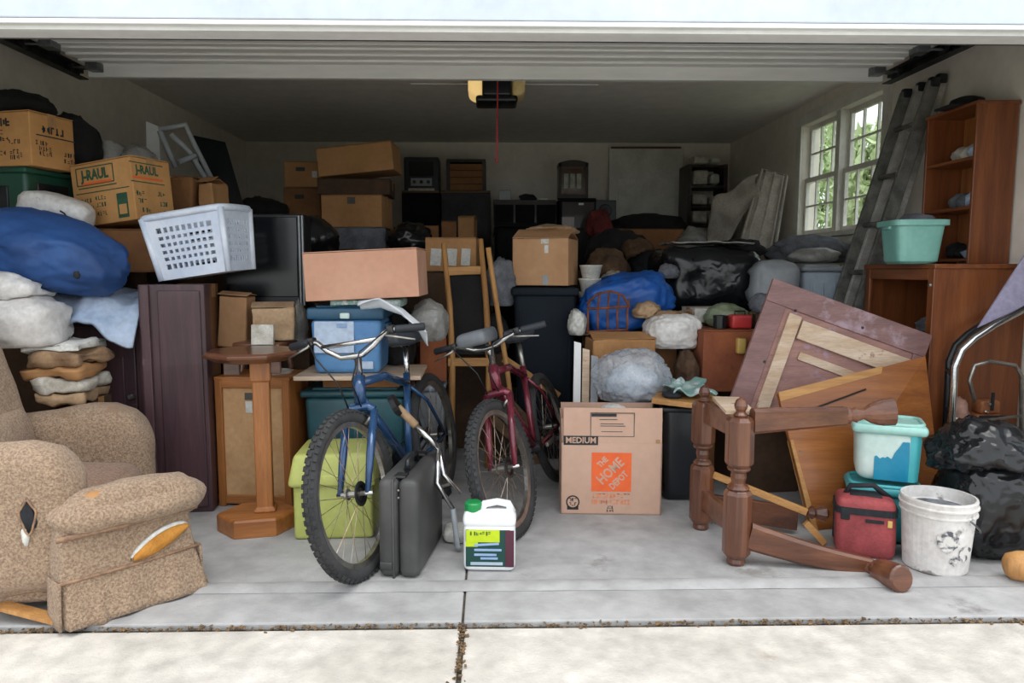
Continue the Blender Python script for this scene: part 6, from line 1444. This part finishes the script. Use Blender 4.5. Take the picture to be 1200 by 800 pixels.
# white door slab leaning on the back wall
t = thing('door_slab', 'plain off white door slab leaning against the back wall', 'door', (W(758, 300, 8.1).x, 8.1, 0))
q = [Vector((W(714, 300, 8.12).x, 8.1, 0)), Vector((W(802, 300, 8.12).x, 8.1, 0)), W(801, 173, 8.27), W(714, 172, 8.27)]
MB().slab(q, .04).obj('slab', 'sash', t, world=True, bevel=.004)
n_ = (q[1]-q[0]).cross(q[3]-q[0]).normalized()
for (v0, v1) in ((.05, .42), (.48, .86)):
    MB().slab([q[0].lerp(q[3], v0).lerp(q[1].lerp(q[2], v0), .12)+n_*.006, q[0].lerp(q[3], v0).lerp(q[1].lerp(q[2], v0), .88)+n_*.006, q[0].lerp(q[3], v1).lerp(q[1].lerp(q[2], v1), .88)+n_*.006, q[0].lerp(q[3], v1).lerp(q[1].lerp(q[2], v1), .12)+n_*.006], .006).obj('raised_panel', 'sash', t, world=True, bevel=.003)
MB().beam(W(716, 173, 8.2), W(798, 173, 8.2), .02, .02).obj('top_edge_strip', 'brownturnx', t, world=True)
# shelving with white bundles
c, w_, h = PR(804, 850, 192, 320, 7.7); H_ = c.z+h
t = thing('shelf_rack', 'narrow dark shelf rack packed with pale linen in the back right corner', 'shelf', (c.x, 7.9, 0))
for sx in (-1, 1): MB().box((sx*(w_/2-.02), 0, H_/2), (.04, .36, H_)).obj('side_panel', 'darkwood', t)
lv = [W(828, y, 7.72).z for y in (262, 241, 217, 193)]
for z in lv+[.3, .7]: MB().box((0, 0, z-.012), (w_-.08, .34, .024)).obj('shelf', 'darkwood', t)
rr = random.Random(8); names = ['folded white linen on the %s level of the corner shelf rack', 'rolled pale towel on the %s level of the corner shelf rack']
for i, z in enumerate(lv):
    for j in range(2):
        hh = [.13, .12, .15, .09][i]; lb = names[j] % ['lowest visible', 'second visible', 'third visible', 'topmost'][i]
        if j == 0: o = MB().rbox((c.x-.07, 7.86, z+.012+hh/2), (.16, .26, hh), .025, 3, 3, amp=.008, seed=i).obj('folded_linen', 'booklet', smooth=True)
        else: o = MB().rbox((c.x+.09, 7.86, z+.012+hh*.4), (.11, .24, hh*.8), .04, 3, 3, amp=.006, seed=i+9).obj('rolled_towel', 'label', smooth=True)
        tag(o, lb, 'linen', 'linen on the corner shelf rack')
# ============================================================ LOW DARK HEAP BETWEEN FRONT AND BACK WALL
heap = [  # px0, px1, py0, py1, depth, thickness, material, kind, label
 (686, 735, 294, 340, 5.0, .35, 'clothbrown', 'b', 'tan cloth bundle behind the blue tarpaulin bundle'),
 (722, 800, 268, 300, 6.4, .4, 'cardbrown', 'c', 'dim brown carton in front of the white door slab'),
 (688, 716, 248, 282, 6.82, .3, 'clothred', 'b', 'dark red cloth bundle below the small black speaker'),
 (716, 800, 252, 276, 6.95, .4, 'blackcloth', 'b', 'flat black cloth bundle at the foot of the white door slab'),
 (795, 835, 268, 300, 6.2, .4, 'greybag', 'b', 'dull grey bag below the corner shelf rack'),
 (838, 892, 280, 302, 5.1, .28, 'blackcloth', 'b', 'black cloth bundle at the foot of the mattress'),
 (690, 760, 272, 322, 5.6, .4, 'blackcloth', 'b', 'black cloth heap behind the tan bundle'),
 (740, 800, 294, 330, 5.3, .4, 'webbing', 'b', 'dark cloth heap left of the black wrapped bundle'),
 (730, 765, 280, 312, 5.4, .3, 'clothbrown', 'b', 'dim tan cloth bundle in front of the black heap'),
 (905, 990, 278, 308, 5.2, .3, 'clothgrey', 'b', 'grey cloth heap below the window'),
 (580, 640, 262, 310, 6.4, .4, 'mattblack', 't', 'black lidded tote in front of the wall unit'),
 (640, 695, 268, 318, 6.2, .4, 'blackcloth', 'b', 'black cloth heap behind the square brown carton'),
 (455, 505, 262, 296, 5.3, .35, 'blackbag', 'b', 'black refuse sack behind the long pinkish box'),
 (282, 335, 232, 262, 5.4, .35, 'blackcloth', 'b', 'black cloth heap left of the square brown cartons'),
]
for i, (x0, x1, y0, y1, d, th, m_, kd, lb) in enumerate(heap):
    c, w_, h = PR(x0, x1, y0, y1, d+(th/2 if kd == 'b' else 0))
    if kd == 'b': pbag('cloth_bundle', lb, 'bundle', x0, x1, y0, y1, d, th, m_, seed=300+i, wr=.12, amp=.2)
    elif kd == 'c': carton(lb, (c.x, d+th/2, c.z+.001), (w_, th, h), R(i*5 % 9-4), m_)
    else: tote(lb, (c.x, d+th/2, c.z+.001), (w_, th, h), 0, m_, m_, .92)
    n = max(1, round(c.z/.42)); short = lb
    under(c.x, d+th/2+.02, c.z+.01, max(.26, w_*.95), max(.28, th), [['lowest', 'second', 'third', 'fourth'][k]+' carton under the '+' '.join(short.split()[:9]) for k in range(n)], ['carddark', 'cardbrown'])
# ============================================================ PLAIN CARTONS THAT CARRY THE HEAP
bpy.context.view_layer.update()
def aabb(o):
    lo = Vector((9e9,)*3); hi = -lo
    for q in [o]+list(o.children_recursive):
        if q.type != 'MESH': continue
        for c in q.bound_box:
            p = q.matrix_world @ Vector(c)
            for i in range(3): lo[i] = min(lo[i], p[i]); hi[i] = max(hi[i], p[i])
    return lo, hi
SOFT = ('cloth_bundle', 'rag', 'sack', 'refuse_sack', 'refuse_bag', 'plastic_bag', 'pillow', 'cushion', 'paper_bundle', 'tarp_bundle', 'wrapped_bundle', 'dark_glove', 'folded_linen', 'rolled_towel', 'crumpled_paper', 'bundled_cloth', 'folded_cloth', 'folded_towel', 'duffel_bag', 'woven_sack')
BB = [aabb(o)+(.045 if o.name.split('.')[0] in SOFT else .004,) for o in bpy.data.objects if o.parent is None and 'label' in o.keys() and o.get('kind') != 'stuff' and o.name.split('.')[0] not in ('shrub', 'garage_door', 'door_track')]
NS = 0
def hits(x, y, w_, d, z0, z1):
    for lo, hi, mg in BB:
        if lo.x < x+w_/2 and hi.x > x-w_/2 and lo.y < y+d/2 and hi.y > y-d/2 and lo.z < z1-mg and hi.z > z0: return True
    return x-w_/2 < XL+.02 or x+w_/2 > XR-.02 or y+d/2 > YB-.02
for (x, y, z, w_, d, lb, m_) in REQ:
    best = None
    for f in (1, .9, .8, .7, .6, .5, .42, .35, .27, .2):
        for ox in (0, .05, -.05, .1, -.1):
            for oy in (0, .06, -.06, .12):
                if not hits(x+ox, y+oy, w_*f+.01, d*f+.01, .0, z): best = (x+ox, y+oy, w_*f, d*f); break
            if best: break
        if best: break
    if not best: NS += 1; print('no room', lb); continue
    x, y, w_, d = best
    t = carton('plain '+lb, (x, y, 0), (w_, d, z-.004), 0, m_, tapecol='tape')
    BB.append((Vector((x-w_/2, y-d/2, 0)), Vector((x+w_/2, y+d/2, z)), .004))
print('supports', len(REQ), 'without room', NS)
# ============================================================ SOFT GOODS GIVE WAY WHERE THEY PRESS AGAINST SOMETHING
from mathutils.bvhtree import BVHTree
bpy.context.view_layer.update(); DG = bpy.context.evaluated_depsgraph_get()
def tree(o, skip=None):
    vs_, fs = [], []
    for q in [o]+list(o.children_recursive):
        if q.type != 'MESH' or q is skip: continue
        e = q.evaluated_get(DG); me = e.to_mesh(); k = len(vs_)
        vs_ += [q.matrix_world @ v.co for v in me.vertices]; fs += [[i+k for i in p.vertices] for p in me.polygons]; e.to_mesh_clear()
    return BVHTree.FromPolygons(vs_, fs) if vs_ else None
tops = [o for o in bpy.data.objects if o.parent is None and ('label' in o.keys() or o.get('kind') == 'structure') and o.get('kind') != 'stuff' and o.name.split('.')[0] != 'shrub']
BOX = {o.name: aabb(o) for o in tops}; TREE = {}
soft = [o for o in tops if o.name.split('.')[0] in SOFT]
def vol(o): lo, hi = BOX[o.name]; d = hi-lo; return d.x*d.y*d.z
soft.sort(key=vol)
for o in soft:
    body = o if o.type == 'MESH' else next(c for c in o.children if c.name.split('.')[0] in ('bag_body', 'sack_body'))
    mw = body.matrix_world; inv = mw.inverted(); me = body.data
    if me.users > 1: me = body.data = me.copy()
    co = [mw @ v.co for v in me.vertices]
    lo = Vector([min(p[i] for p in co) for i in range(3)]); hi = Vector([max(p[i] for p in co) for i in range(3)]); c = (lo+hi)/2
    lim = [(p-c).length for p in co]; dr = [(p-c).normalized() for p in co]; full = list(lim)
    for b_ in tops:
        if b_ is o or b_.name.split('.')[0] in ('tube_cart', 'bicycle', 'bicycle_fork', 'wire_rack', 'bed_sheet_x'): continue
        l2, h2 = BOX[b_.name]
        if not all(lo[k] < h2[k]+.004 and l2[k] < hi[k]+.004 for k in range(3)): continue
        if b_.name not in TREE: TREE[b_.name] = tree(b_)
        bt = TREE[b_.name]
        if bt is None: continue
        for i in range(len(co)):
            h_ = bt.ray_cast(c, dr[i], lim[i]+.004)
            if h_[0] is not None: lim[i] = max(min(lim[i], h_[3]-.004), full[i]*.2)
    for i, v in enumerate(me.vertices): v.co = inv @ (c+dr[i]*lim[i])
    me.update(); bpy.context.view_layer.update(); DG = bpy.context.evaluated_depsgraph_get()
    TREE[o.name] = tree(o); BOX[o.name] = aabb(o)
